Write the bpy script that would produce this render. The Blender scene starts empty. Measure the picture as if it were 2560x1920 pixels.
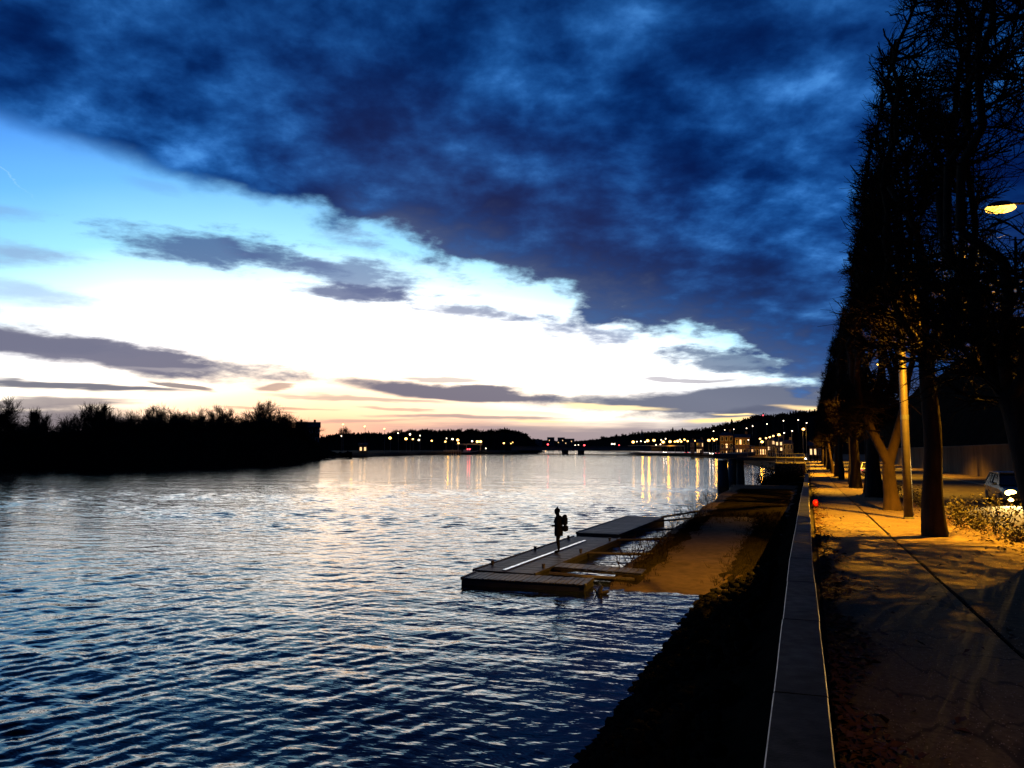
import bpy, bmesh, math, random
import numpy as np
from mathutils import Vector, Matrix
random.seed(7)
RNG = np.random.default_rng(11)
R = math.radians
scene = bpy.context.scene
col = scene.collection

# ------------------------------------------------------------------ camera
CAM = np.array([0.0, 0.0, 1.75])
FOC = 1920.0                                   # focal length in photo pixels (2560 wide)
PITCH = math.atan(158 / 1920.0)
YAW = R(21.04)                                 # camera looks left of the quay line (+Y)
cd = bpy.data.cameras.new('camera')
cd.sensor_width = 36.0
cd.lens = 36.0 * FOC / 2560.0
cd.clip_start = 0.05
cd.clip_end = 6000
cam = bpy.data.objects.new('camera', cd)
col.objects.link(cam)
cam.location = CAM
cam.rotation_euler = (R(90) + PITCH, 0, YAW)
scene.camera = cam
FWD = np.array([-math.sin(YAW) * math.cos(PITCH), math.cos(YAW) * math.cos(PITCH), math.sin(PITCH)])
RIGHT = np.array([math.cos(YAW), math.sin(YAW), 0.0])
UP = np.cross(RIGHT, FWD)
FH = np.array([-math.sin(YAW), math.cos(YAW), 0.0])


def ray(px, py):
    return FWD + RIGHT * (px - 1280) / FOC + UP * (960 - py) / FOC


def at(px, py, depth):
    """a real point at that depth (metres in front of the photographer)"""
    return CAM + ray(px, py) * depth


def on(px, py, z):
    d = ray(px, py)
    return CAM + d * ((z - CAM[2]) / d[2])


# ------------------------------------------------------------------ view
scene.view_settings.view_transform = 'Standard'
scene.view_settings.look = 'None'
scene.view_settings.exposure = 0.0
scene.view_settings.gamma = 1.0
scene.view_settings.use_curve_mapping = False
scene.cycles.use_denoising = True
scene.cycles.max_bounces = 4
scene.cycles.diffuse_bounces = 2
scene.cycles.glossy_bounces = 3
scene.cycles.sample_clamp_indirect = 3.0
scene.cycles.caustics_reflective = False
scene.cycles.caustics_refractive = False

# ------------------------------------------------------------------ world: dusk sky
world = bpy.data.worlds.new('World')
scene.world = world
world.use_nodes = True
nt = world.node_tree
nt.nodes.clear()


class G:
    """small helper that writes node graphs"""

    def __init__(s, tree):
        s.t = tree

    def n(s, kind, **props):
        nd = s.t.nodes.new(kind)
        for k, v in props.items():
            setattr(nd, k, v)
        return nd

    def put(s, sock, v):
        if isinstance(v, bpy.types.NodeSocket):
            s.t.links.new(v, sock)
        else:
            sock.default_value = v

    def m(s, op, a, b=0.0, c=0.0, clamp=False):
        nd = s.n('ShaderNodeMath', operation=op, use_clamp=clamp)
        for i, v in enumerate((a, b, c)):
            s.put(nd.inputs[i], v)
        return nd.outputs[0]

    def vm(s, op, a, b=None):
        nd = s.n('ShaderNodeVectorMath', operation=op)
        s.put(nd.inputs[0], a)
        if b is not None:
            s.put(nd.inputs[1], b)
        return nd.outputs['Value'] if op in ('DOT_PRODUCT', 'LENGTH') else nd.outputs[0]

    def ss(s, v, a, b, lo=0.0, hi=1.0):
        nd = s.n('ShaderNodeMapRange', interpolation_type='SMOOTHSTEP')
        s.put(nd.inputs['Value'], v)
        for k, x in (('From Min', a), ('From Max', b), ('To Min', lo), ('To Max', hi)):
            s.put(nd.inputs[k], x)
        return nd.outputs[0]

    def lin(s, v, a, b, lo=0.0, hi=1.0):
        nd = s.n('ShaderNodeMapRange')
        s.put(nd.inputs['Value'], v)
        for k, x in (('From Min', a), ('From Max', b), ('To Min', lo), ('To Max', hi)):
            s.put(nd.inputs[k], x)
        return nd.outputs[0]

    def mix(s, f, a, b, mode='MIX'):
        nd = s.n('ShaderNodeMix', data_type='RGBA', blend_type=mode)
        nd.clamp_factor = True
        s.put(nd.inputs[0], f)
        for i, v in ((6, a), (7, b)):
            s.put(nd.inputs[i], v if isinstance(v, bpy.types.NodeSocket) else (*v[:3], 1.0))
        return nd.outputs[2]

    def noise(s, vec, scale, detail=5.0, rough=0.55, dist=0.0, dim='3D'):
        nd = s.n('ShaderNodeTexNoise', noise_dimensions=dim)
        if vec is not None:
            s.put(nd.inputs['Vector'], vec)
        nd.inputs['Scale'].default_value = scale
        nd.inputs['Detail'].default_value = detail
        nd.inputs['Roughness'].default_value = rough
        nd.inputs['Distortion'].default_value = dist
        return nd.outputs[0]

    def xyz(s, x, y, z=0.0):
        nd = s.n('ShaderNodeCombineXYZ')
        for i, v in enumerate((x, y, z)):
            s.put(nd.inputs[i], v)
        return nd.outputs[0]

    def ramp(s, f, stops, mode='LINEAR'):
        nd = s.n('ShaderNodeValToRGB')
        cr = nd.color_ramp
        cr.interpolation = mode
        while len(cr.elements) > 1:
            cr.elements.remove(cr.elements[-1])
        cr.elements[0].position = stops[0][0]
        cr.elements[0].color = (*stops[0][1], 1)
        for p, c in stops[1:]:
            cr.elements.new(p).color = (*c, 1)
        s.put(nd.inputs[0], f)
        return nd.outputs[0]


def azel(px, py):
    d = ray(px, py)
    d = d / np.linalg.norm(d)
    return math.degrees(math.atan2(d @ RIGHT, d @ FH)), math.degrees(math.asin(d[2]))


SUN_AZ = azel(850, 1100)[0]                    # degrees right of the camera heading
SUN_EL = 1.6
g = G(nt)
geo = g.n('ShaderNodeTexCoord')
D = geo.outputs['Generated']
xr = g.vm('DOT_PRODUCT', D, tuple(RIGHT))
yf = g.vm('DOT_PRODUCT', D, tuple(FH))
zz = g.vm('DOT_PRODUCT', D, (0, 0, 1))
az = g.m('MULTIPLY', g.m('ARCTAN2', xr, yf), 57.2958)
el = g.m('MULTIPLY', g.m('ARCSINE', zz), 57.2958)
ela = g.m('ABSOLUTE', el)
# cloud-plane coordinates (a flat layer of cloud overhead)
zk = g.m('ADD', g.m('ABSOLUTE', zz), 0.26)
PX = g.m('DIVIDE', xr, zk)
PY = g.m('DIVIDE', yf, zk)
PL = g.xyz(PX, PY, 0.0)
# clear sky: warm at the horizon, white, cyan, then blue higher up; dimmer away from the sunset
sa = R(SUN_AZ)
sd = RIGHT * math.sin(sa) * math.cos(R(SUN_EL)) + FH * math.cos(sa) * math.cos(R(SUN_EL)) + np.array([0, 0, math.sin(R(SUN_EL))])
cosun = g.vm('DOT_PRODUCT', D, tuple(sd))
azd = g.m('ABSOLUTE', g.m('SUBTRACT', az, SUN_AZ))
tt = g.m('ADD', g.m('DIVIDE', ela, 24.0), g.m('MULTIPLY', g.m('POWER', g.m('DIVIDE', azd, 40.0), 2.0), 0.46))
wob = g.noise(g.xyz(g.m('MULTIPLY', az, 0.03), g.m('MULTIPLY', el, 0.09), 3.0), 1.0, 3.0)
tt = g.m('ADD', tt, g.m('MULTIPLY', g.m('SUBTRACT', wob, 0.5), 0.16))
clear = g.ramp(tt, [(0.0, (0.95, 0.50, 0.33)), (0.07, (0.98, 0.66, 0.50)), (0.15, (1.3, 1.04, 0.80)), (0.24, (2.0, 1.8, 1.5)),
                    (0.36, (2.2, 2.2, 2.2)), (0.43, (1.5, 1.6, 1.65)), (0.52, (0.80, 1.2, 1.42)), (0.62, (0.34, 0.86, 1.18)), (0.80, (0.13, 0.52, 1.05)),
                    (0.92, (0.07, 0.36, 0.98)), (1.0, (0.045, 0.28, 0.88))])
clear = g.mix(g.ss(cosun, -0.2, 0.80), (0.012, 0.05, 0.20), clear)
nish = g.n('ShaderNodeTexSky', sky_type='NISHITA')
nish.sun_disc = False
nish.sun_elevation = R(SUN_EL)
nish.sun_rotation = R(-21.04 + SUN_AZ)
nish.altitude = 50
clear = g.mix(0.02, clear, nish.outputs[0], 'ADD')

# thin low and middle clouds, each a stretched streak at its own bearing and height (degrees)
nA = g.noise(g.xyz(g.m('MULTIPLY', az, 0.075), g.m('MULTIPLY', el, 0.42), 1.0), 1.0, 4.0, 0.6)
nB = g.noise(g.xyz(g.m('MULTIPLY', az, 0.22), g.m('MULTIPLY', el, 0.75), 5.0), 1.0, 5.0, 0.62)
nC = g.noise(g.xyz(g.m('MULTIPLY', az, 0.10), g.m('MULTIPLY', el, 1.6), 9.0), 1.0, 4.0, 0.6)
cA = g.m('SUBTRACT', nA, 0.5)
cB = g.m('SUBTRACT', nB, 0.5)
cC = g.m('SUBTRACT', nC, 0.5)
wp = g.xyz(g.m('ADD', az, g.m('MULTIPLY', cB, 3.0)), g.m('ADD', el, g.m('MULTIPLY', cA, 1.6)), 0.0)
sky = clear


def streak(x0, y0, x1, y1, thick, colr, op=1.0, rough=1.0, soft=0.5, tex=None):
    """cloud streak between two bearings; thick in photo pixels (1 px is about 0.03 degrees)"""
    global sky
    a0, e0 = azel(x0, y0)
    a1, e1 = azel(x1, y1)
    mp = g.n('ShaderNodeMapping', vector_type='TEXTURE')
    g.put(mp.inputs['Vector'], wp)
    mp.inputs['Location'].default_value = ((a0 + a1) / 2, (e0 + e1) / 2, 0)
    mp.inputs['Rotation'].default_value = (0, 0, math.atan2(e1 - e0, a1 - a0))
    mp.inputs['Scale'].default_value = (math.hypot(a1 - a0, e1 - e0) / 2, thick * 0.0298, 1)
    r = g.vm('LENGTH', mp.outputs[0])
    t = tex if tex is not None else cB
    r = g.m('ADD', r, g.m('MULTIPLY', t, rough * 1.5))
    mk = g.ss(r, 1.0, 1.0 - soft, 0.0, op)
    sky = g.mix(mk, sky, colr)


GREY = (0.150, 0.150, 0.235)
DGREY = (0.085, 0.10, 0.175)
MAUVE = (0.36, 0.27, 0.29)
# haze bank hugging the horizon, pink towards the sunset, grey-blue to the right
hz = g.ss(g.m('ADD', g.m('ADD', el, g.m('MULTIPLY', cC, 1.4)), g.m('MULTIPLY', cA, 1.2)), 2.35, 1.2)
hz = g.m('MULTIPLY', hz, g.ss(az, azel(520, 0)[0], azel(1150, 0)[0], 0.0, 0.92))
hcol = g.mix(g.ss(az, azel(900, 0)[0], azel(1350, 0)[0]), (0.72, 0.42, 0.36), (0.34, 0.28, 0.32))
hcol = g.mix(g.ss(az, azel(1450, 0)[0], azel(1950, 0)[0]), hcol, (0.20, 0.20, 0.27))
sky = g.mix(hz, sky, hcol)
# left: layered grey bars above the island
streak(-420, 1040, 560, 1075, 52, (0.13, 0.125, 0.18), 0.9, 0.5, 0.6)
streak(-300, 1000, 430, 1010, 16, (0.22, 0.19, 0.23), 0.85, 1.0, 0.6, cC)
streak(-320, 935, 560, 985, 15, (0.115, 0.125, 0.19), 0.95, 0.9, 0.5, cC)
streak(330, 945, 560, 985, 9, (0.20, 0.17, 0.20), 0.9, 0.9, 0.5, cC)
streak(-520, 765, 860, 955, 52, GREY, 0.97, 0.8, 0.6)
streak(-500, 800, 420, 880, 26, (0.18, 0.185, 0.27), 0.8, 0.8, 0.6)
streak(620, 970, 760, 965, 9, (0.42, 0.27, 0.24), 0.8, 1.0, 0.5, cC)
streak(850, 1012, 1120, 1030, 6, (0.60, 0.40, 0.33), 0.7, 1.0, 0.5, cC)
streak(600, 1030, 760, 1028, 5, (0.55, 0.30, 0.20), 0.7, 1.0, 0.5, cC)
# centre and right: long grey bar above the far hills
streak(760, 945, 1480, 1000, 25, (0.17, 0.16, 0.225), 0.97, 0.6, 0.45)
streak(1280, 1000, 2700, 990, 42, (0.125, 0.145, 0.225), 0.97, 0.5, 0.4)
streak(1500, 1040, 2700, 1035, 24, (0.13, 0.145, 0.215), 0.95, 0.6, 0.5)
streak(950, 935, 1240, 955, 7, (0.30, 0.27, 0.32), 0.7, 1.1, 0.6, cC)
streak(1580, 880, 2150, 940, 36, (0.13, 0.19, 0.32), 0.9, 1.8, 0.6)
streak(1800, 925, 2600, 955, 20, (0.10, 0.145, 0.26), 0.92, 1.0, 0.5)
streak(1550, 945, 1900, 960, 9, (0.30, 0.27, 0.33), 0.8, 1.2, 0.5, cC)
streak(640, 985, 1180, 1003, 7, (0.55, 0.42, 0.36), 0.75, 1.2, 0.7, cC)
streak(480, 1012, 900, 1022, 5, (0.62, 0.36, 0.24), 0.75, 1.2, 0.7, cC)
streak(900, 1040, 1500, 1048, 9, (0.36, 0.28, 0.30), 0.8, 1.2, 0.7, cC)
streak(700, 1060, 1150, 1052, 8, (0.66, 0.40, 0.33), 0.7, 1.2, 0.7, cC)
streak(100, 905, 700, 930, 7, (0.50, 0.45, 0.48), 0.55, 1.3, 0.8, cC)
# bright gaps in that bank
streak(1340, 1005, 1690, 1020, 10, (1.5, 1.15, 0.62), 0.95, 0.8, 0.7, cC)
streak(1040, 1018, 1500, 1038, 9, (1.5, 1.1, 0.72), 0.8, 1.0, 0.7, cC)
streak(1230, 1050, 1470, 1058, 5, (1.5, 0.98, 0.55), 0.9, 0.5, 0.7, cC)
streak(1680, 1062, 1930, 1050, 8, (1.5, 1.02, 0.45), 0.95, 0.8, 0.7, cC)
streak(1770, 1036, 1900, 1044, 5, (1.5, 1.1, 0.5), 0.95, 0.5, 0.7, cC)
streak(1890, 1022, 2300, 1034, 8, (1.5, 1.05, 0.5), 0.95, 0.5, 0.7, cC)
# middle-height blue clouds
streak(150, 555, 780, 655, 50, (0.085, 0.155, 0.34), 0.93, 1.7, 0.8)
streak(540, 585, 850, 690, 46, (0.075, 0.13, 0.30), 0.90, 1.3, 0.7)
streak(600, 635, 1150, 735, 62, (0.16, 0.23, 0.42), 0.85, 2.0, 0.9)
streak(640, 712, 1090, 744, 26, (0.13, 0.16, 0.31), 0.92, 1.3, 0.6)
streak(980, 755, 1360, 800, 24, (0.20, 0.24, 0.40), 0.85, 1.8, 0.8)
streak(1250, 800, 1700, 870, 30, (0.18, 0.24, 0.42), 0.85, 2.0, 0.9)
streak(760, 560, 1000, 640, 34, (0.20, 0.34, 0.60), 0.7, 2.0, 0.9)
streak(-200, 520, 160, 545, 18, (0.22, 0.40, 0.72), 0.5, 1.0, 0.9)
streak(-200, 600, 260, 660, 34, (0.28, 0.40, 0.66), 0.75, 1.0, 0.9)
streak(-300, 690, 400, 775, 34, (0.40, 0.55, 0.80), 0.7, 1.0, 0.9)
streak(280, 450, 480, 490, 16, (0.16, 0.38, 0.75), 0.35, 1.0, 0.9)
streak(-60, 340, 92, 518, 3, (0.45, 0.78, 1.15), 0.3, 0.1, 0.9)

# the great cloud deck: everything above one straight edge across the sky
edge = [(0, 262), (300, 385), (600, 490), (800, 560), (960, 630), (1250, 745), (1500, 815), (1750, 870), (2050, 905)]
E = np.array([ray(x, y) / np.linalg.norm(ray(x, y)) for x, y in edge])
nrm = np.linalg.svd(E)[2][2]
if nrm[2] < 0:
    nrm = -nrm
s0 = g.vm('DOT_PRODUCT', D, tuple(nrm))
d1 = g.noise(PL, 2.5, 7.0, 0.56, 0.15)
d2 = g.noise(g.vm('ADD', PL, (7.3, 2.1, 4.0)), 7.5, 6.0, 0.58, 0.12)
d3 = g.noise(g.vm('ADD', PL, (1.3, 8.1, 2.0)), 1.2, 3.0, 0.5)
dn = g.m('ADD', g.m('MULTIPLY', g.m('SUBTRACT', d2, 0.5), 0.6), g.m('SUBTRACT', d1, 0.5))
fray = g.ss(az, azel(250, 0)[0], azel(1150, 0)[0], 0.045, 0.17)
sE = g.m('ADD', s0, g.m('MULTIPLY', dn, fray))
deck = g.ss(sE, -0.012, 0.022)
base = g.m('ADD', g.m('MULTIPLY', d1, 0.52), g.m('ADD', g.m('MULTIPLY', d2, 0.30), g.m('MULTIPLY', d3, 0.18)))
dc = g.ramp(base, [(0.39, (0.0006, 0.0085, 0.068)), (0.455, (0.0014, 0.021, 0.125)), (0.505, (0.005, 0.050, 0.225)),
                   (0.555, (0.013, 0.105, 0.38)), (0.60, (0.045, 0.22, 0.66)), (0.67, (0.11, 0.42, 0.98))], 'B_SPLINE')
near = g.ss(s0, 0.26, 0.0)
warm = g.m('MULTIPLY', near, g.ss(g.m('ABSOLUTE', g.m('SUBTRACT', az, 0.0)), 24.0, 4.0))
dc = g.mix(g.m('MULTIPLY', warm, 0.62), dc, (0.030, 0.034, 0.098))
lowr = g.m('MULTIPLY', g.ss(el, 17.0, 6.0), 0.45)
dc = g.mix(lowr, dc, (0.030, 0.054, 0.140))
rim = g.m('MULTIPLY', g.ss(sE, 0.07, 0.0), g.ss(az, azel(800, 0)[0], azel(1000, 0)[0], 0.0, 0.40))
dc = g.mix(rim, dc, (0.14, 0.20, 0.36))
dc = g.mix(g.ss(el, 18.0, 60.0, 0.0, 0.88), dc, (0.0010, 0.0045, 0.018))       # thicker and darker overhead
dc = g.mix(g.ss(cosun, 0.45, -0.6, 0.0, 0.62), dc, (0.0004, 0.004, 0.022))   # darker away from the sunset
sky = g.mix(deck, sky, dc)
# below the horizon: dark ground tone
sky = g.mix(g.ss(el, -0.4, -3.0), sky, (0.004, 0.006, 0.012))
bg = g.n('ShaderNodeBackground')
nt.links.new(sky, bg.inputs['Color'])
bg.inputs['Strength'].default_value = 1.0
wo = g.n('ShaderNodeOutputWorld')
nt.links.new(bg.outputs[0], wo.inputs['Surface'])
world.cycles.sampling_method = 'MANUAL'
world.cycles.sample_map_resolution = 1024

# the sun has all but gone: a trace of warm light from the sunset
sl = bpy.data.lights.new('sun', 'SUN')
sl.energy = 0.012
sl.angle = R(10)
sl.color = (1.0, 0.72, 0.45)
sun = bpy.data.objects.new('sun', sl)
col.objects.link(sun)
sun.rotation_euler = Vector(-sd).to_track_quat('-Z', 'Y').to_euler()

# ================================================================== helpers
def tag(o, label=None, cat=None, group=None, kind=None):
    if label:
        o['label'] = label
    if cat:
        o['category'] = cat
    if group:
        o['group'] = group
    if kind:
        o['kind'] = kind
    return o


def link(o, parent=None):
    col.objects.link(o)
    if parent is not None:
        o.parent = parent
    return o


def empty(name, loc=(0, 0, 0), rz=0.0):
    o = bpy.data.objects.new(name, None)
    o.empty_display_size = 0.3
    link(o)
    o.location = Vector([float(v) for v in loc])
    o.rotation_euler = (0, 0, rz)
    return o


def mesh_np(name, V, F, mat=None, parent=None, smooth=False, mi=None):
    """mesh object from arrays; F is (n,4) or (n,3)"""
    V = np.asarray(V, dtype=np.float32).reshape(-1, 3)
    F = np.asarray(F, dtype=np.int32)
    me = bpy.data.meshes.new(name)
    k = F.shape[1]
    me.vertices.add(len(V))
    me.vertices.foreach_set('co', V.ravel())
    me.loops.add(F.size)
    me.loops.foreach_set('vertex_index', F.ravel())
    me.polygons.add(len(F))
    me.polygons.foreach_set('loop_start', np.arange(0, F.size, k, dtype=np.int32))
    if smooth:
        me.polygons.foreach_set('use_smooth', np.ones(len(F), dtype=bool))
    for m in (mat if isinstance(mat, (list, tuple)) else [mat]):
        if m is not None:
            me.materials.append(m)
    if mi is not None:
        me.polygons.foreach_set('material_index', np.asarray(mi, dtype=np.int32))
    me.update()
    me.validate()
    return link(bpy.data.objects.new(name, me), parent)


class MB:
    """collects shapes into one mesh"""

    def __init__(s):
        s.v, s.f, s.mi, s.cur = [], [], [], 0

    def add(s, vs, fs):
        b = len(s.v)
        s.v += [tuple(float(c) for c in v) for v in vs]
        s.f += [tuple(i + b for i in f) for f in fs]
        s.mi += [s.cur] * len(fs)
        return s

    def box(s, c, d, rz=0.0, taper=1.0):
        hx, hy, hz = d[0] / 2, d[1] / 2, d[2] / 2
        cs, sn = math.cos(rz), math.sin(rz)
        vs = []
        for k in (-1, 1):
            t = taper if k > 0 else 1.0
            for x, y in ((-hx * t, -hy * t), (hx * t, -hy * t), (hx * t, hy * t), (-hx * t, hy * t)):
                vs.append((c[0] + x * cs - y * sn, c[1] + x * sn + y * cs, c[2] + k * hz))
        return s.add(vs, [(3, 2, 1, 0), (4, 5, 6, 7), (0, 1, 5, 4), (1, 2, 6, 5), (2, 3, 7, 6), (3, 0, 4, 7)])

    def bbox(s, c, d, b=0.01):
        """box with chamfered edges"""
        bm = bmesh.new()
        bmesh.ops.create_cube(bm, size=1.0)
        for v in bm.verts:
            v.co = Vector((v.co.x * d[0], v.co.y * d[1], v.co.z * d[2]))
        bmesh.ops.bevel(bm, geom=bm.edges[:], offset=b, segments=1, affect='EDGES')
        bm.verts.index_update()
        vs = [(v.co.x + c[0], v.co.y + c[1], v.co.z + c[2]) for v in bm.verts]
        fs = [tuple(v.index for v in f.verts) for f in bm.faces]
        bm.free()
        return s.add(vs, fs)

    def tube(s, pts, rad, k=8, cap=True):
        pts = [Vector([float(c) for c in p]) for p in pts]
        if not isinstance(rad, (list, tuple)):
            rad = [rad] * len(pts)
        vs, fs = [], []
        for i, p in enumerate(pts):
            t = (pts[min(i + 1, len(pts) - 1)] - pts[max(i - 1, 0)]).normalized()
            a = t.orthogonal().normalized() if i == 0 else (a - t * a.dot(t)).normalized()
            b = t.cross(a)
            for j in range(k):
                w = 2 * math.pi * j / k
                vs.append(p + (a * math.cos(w) + b * math.sin(w)) * rad[i])
        for i in range(len(pts) - 1):
            for j in range(k):
                fs.append((i * k + j, i * k + (j + 1) % k, (i + 1) * k + (j + 1) % k, (i + 1) * k + j))
        if cap:
            fs.append(tuple(range(k - 1, -1, -1)))
            fs.append(tuple((len(pts) - 1) * k + j for j in range(k)))
        return s.add(vs, fs)

    def lathe(s, prof, c=(0, 0, 0), k=12, sx=1.0, sy=1.0):
        vs, fs = [], []
        for r, z in prof:
            for j in range(k):
                w = 2 * math.pi * j / k
                vs.append((c[0] + r * math.cos(w) * sx, c[1] + r * math.sin(w) * sy, c[2] + z))
        for i in range(len(prof) - 1):
            for j in range(k):
                fs.append((i * k + j, i * k + (j + 1) % k, (i + 1) * k + (j + 1) % k, (i + 1) * k + j))
        fs.append(tuple(range(k - 1, -1, -1)))
        fs.append(tuple((len(prof) - 1) * k + j for j in range(k)))
        return s.add(vs, fs)

    def ball(s, c, r, k=8, n=6):
        rx, ry, rz = r if isinstance(r, (tuple, list)) else (r, r, r)
        prof = [(math.sin(math.pi * (i + 0.25) / (n + 0.5)), -math.cos(math.pi * (i + 0.25) / (n + 0.5))) for i in range(n + 1)]
        vs, fs = [], []
        for a, z in prof:
            for j in range(k):
                w = 2 * math.pi * j / k
                vs.append((c[0] + a * rx * math.cos(w), c[1] + a * ry * math.sin(w), c[2] + z * rz))
        for i in range(n):
            for j in range(k):
                fs.append((i * k + j, i * k + (j + 1) % k, (i + 1) * k + (j + 1) % k, (i + 1) * k + j))
        fs.append(tuple(range(k - 1, -1, -1)))
        fs.append(tuple(n * k + j for j in range(k)))
        return s.add(vs, fs)

    def build(s, name, mat, parent=None, smooth=False):
        me = bpy.data.meshes.new(name)
        me.from_pydata(s.v, [], s.f)
        for m in (mat if isinstance(mat, (list, tuple)) else [mat]):
            me.materials.append(m)
        me.polygons.foreach_set('material_index', np.array(s.mi, dtype=np.int32))
        if smooth:
            me.polygons.foreach_set('use_smooth', np.ones(len(s.f), dtype=bool))
        me.update()
        return link(bpy.data.objects.new(name, me), parent)


def copy_tree(o, parent=None):
    c = o.copy()
    link(c)
    c.parent = parent
    for ch in list(o.children):
        copy_tree(ch, c)
    return c


def grid(name, A, mat, smooth=True, kind='structure', parent=None):
    """A: (rows, cols, 3) array of points -> sheet"""
    A = np.asarray(A, dtype=np.float32)
    r, c = A.shape[:2]
    i = np.arange(r * c).reshape(r, c)
    F = np.stack([i[:-1, :-1], i[:-1, 1:], i[1:, 1:], i[1:, :-1]], -1).reshape(-1, 4)
    o = mesh_np(name, A.reshape(-1, 3), F, mat, parent, smooth)
    if kind:
        o['kind'] = kind
    return o


def vnoise(x, y, seed=0):
    """smooth value noise for arrays"""
    x = np.asarray(x, dtype=np.float64)
    y = np.asarray(y, dtype=np.float64)
    xi, yi = np.floor(x).astype(np.int64), np.floor(y).astype(np.int64)
    xf, yf_ = x - xi, y - yi
    u, v = xf * xf * (3 - 2 * xf), yf_ * yf_ * (3 - 2 * yf_)

    def h(a, b):
        n = (a * 374761393 + b * 668265263 + seed * 974634533) & 0x7fffffff
        n = ((n ^ (n >> 13)) * 1274126177) & 0x7fffffff
        return ((n ^ (n >> 16)) & 0xffff) / 65535.0
    return (h(xi, yi) * (1 - u) + h(xi + 1, yi) * u) * (1 - v) + (h(xi, yi + 1) * (1 - u) + h(xi + 1, yi + 1) * u) * v - 0.5


def fbm(x, y, seed=0, oct=4):
    s, a = 0, 1.0
    for k in range(oct):
        s = s + a * vnoise(np.asarray(x) * 2 ** k, np.asarray(y) * 2 ** k, seed + k)
        a *= 0.5
    return s


# ------------------------------------------------------------------ materials
def mat(name, c1, c2=None, scale=4.0, rough=0.85, bump=0.0, bscale=None, spec=0.3, detail=6.0, metal=0.0, stretch=(1, 1, 1), bdist=0.02, lo=0.35, hi=0.65, rand=0.0, crack=0.0):
    m = bpy.data.materials.new(name)
    m.use_nodes = True
    t = m.node_tree
    p = t.nodes['Principled BSDF']
    h = G(t)
    p.inputs['Roughness'].default_value = rough
    p.inputs['Metallic'].default_value = metal
    p.inputs['Specular IOR Level'].default_value = spec
    tc = h.n('ShaderNodeTexCoord').outputs['Object']
    mp = h.n('ShaderNodeMapping')
    t.links.new(tc, mp.inputs[0])
    mp.inputs['Scale'].default_value = stretch
    v = mp.outputs[0]
    if c2 is None:
        c2 = tuple(x * 0.6 for x in c1)
    f = h.noise(v, scale, detail, 0.6)
    big = h.noise(v, scale * 0.13, 3.0, 0.5)
    f = h.m('ADD', h.m('MULTIPLY', f, 0.7), h.m('MULTIPLY', big, 0.3))
    cc = h.ramp(f, [(lo, c2), (hi, c1)])
    if rand:                                   # each board or stone its own tone
        rn = h.n('ShaderNodeObjectInfo').outputs['Random']
        cc = h.mix(1.0, cc, h.ramp(rn, [(0, (1 - rand,) * 3), (1, (1 + rand,) * 3)]), 'MULTIPLY')
    if crack:                                  # patches and hairline cracks
        vo = h.n('ShaderNodeTexVoronoi', feature='DISTANCE_TO_EDGE')
        wv = h.vm('ADD', v, h.n('ShaderNodeTexNoise').outputs[1])
        t.links.new(wv, vo.inputs['Vector'])
        vo.inputs['Scale'].default_value = crack
        cc = h.mix(h.ss(vo.outputs[0], 0.020, 0.004, 0.0, 0.75), cc, tuple(x * 0.25 for x in c2))
        pa = h.noise(v, 0.55, 2.0, 0.5)
        cc = h.mix(h.ss(pa, 0.56, 0.60, 0.0, 0.35), cc, c2)
    t.links.new(cc, p.inputs['Base Color'])
    t.links.new(h.lin(f, 0.3, 0.7, min(1, rough + 0.1), max(0.02, rough - 0.1)), p.inputs['Roughness'])
    if bump:
        b = h.n('ShaderNodeBump')
        b.inputs['Strength'].default_value = bump
        b.inputs['Distance'].default_value = bdist
        t.links.new(h.noise(v, bscale or scale * 3, 6.0, 0.65), b.inputs['Height'])
        t.links.new(b.outputs[0], p.inputs['Normal'])
    return m


def glow(name, c, strength, sample=False):
    m = bpy.data.materials.new(name)
    m.use_nodes = True
    p = m.node_tree.nodes['Principled BSDF']
    p.inputs['Base Color'].default_value = (*[min(1, x) for x in c], 1)
    p.inputs['Emission Color'].default_value = (*c, 1)
    p.inputs['Emission Strength'].default_value = strength
    if not sample:
        m.cycles.emission_sampling = 'NONE'
    return m


M = {}
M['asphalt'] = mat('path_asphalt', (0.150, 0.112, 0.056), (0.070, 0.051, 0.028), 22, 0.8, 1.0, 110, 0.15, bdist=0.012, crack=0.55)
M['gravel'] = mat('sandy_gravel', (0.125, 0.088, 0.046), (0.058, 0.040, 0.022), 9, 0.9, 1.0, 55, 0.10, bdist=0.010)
M['road'] = mat('damp_road', (0.060, 0.056, 0.050), (0.035, 0.033, 0.030), 5, 0.32, 0.35, 60, 0.5, bdist=0.004)
M['ground'] = mat('bare_ground', (0.035, 0.029, 0.018), (0.016, 0.013, 0.009), 1.5, 0.95, 0.5, 6, 0.1)
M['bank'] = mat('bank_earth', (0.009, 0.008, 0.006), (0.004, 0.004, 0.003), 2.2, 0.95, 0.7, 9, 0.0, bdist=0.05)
M['lower'] = mat('lower_quay_concrete', (0.040, 0.027, 0.017), (0.020, 0.014, 0.010), 2.5, 0.9, 0.5, 40, 0.05, bdist=0.008)
M['shade_sheet'] = mat('painted_shade', (0.013, 0.010, 0.005), (0.006, 0.005, 0.003), 3, 0.95, 0.8, 30, 0.0, bdist=0.03)  # shade on the lower quay put into the colour; tufts share it
M['cap'] = mat('coping_stone', (0.011, 0.012, 0.0115), (0.005, 0.0055, 0.0055), 7, 0.6, 0.5, 60, 0.06, bdist=0.006, rand=0.3)
M['arris'] = mat('arris_highlight', (0.42, 0.40, 0.37), (0.16, 0.15, 0.14), 9, 0.5, 0.2, 60, 0.4)  # pale colour paints the bright reflection along the coping edges
M['masonry'] = mat('quay_masonry', (0.10, 0.085, 0.065), (0.05, 0.043, 0.035), 3, 0.9, 0.6, 20, 0.2)
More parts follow.
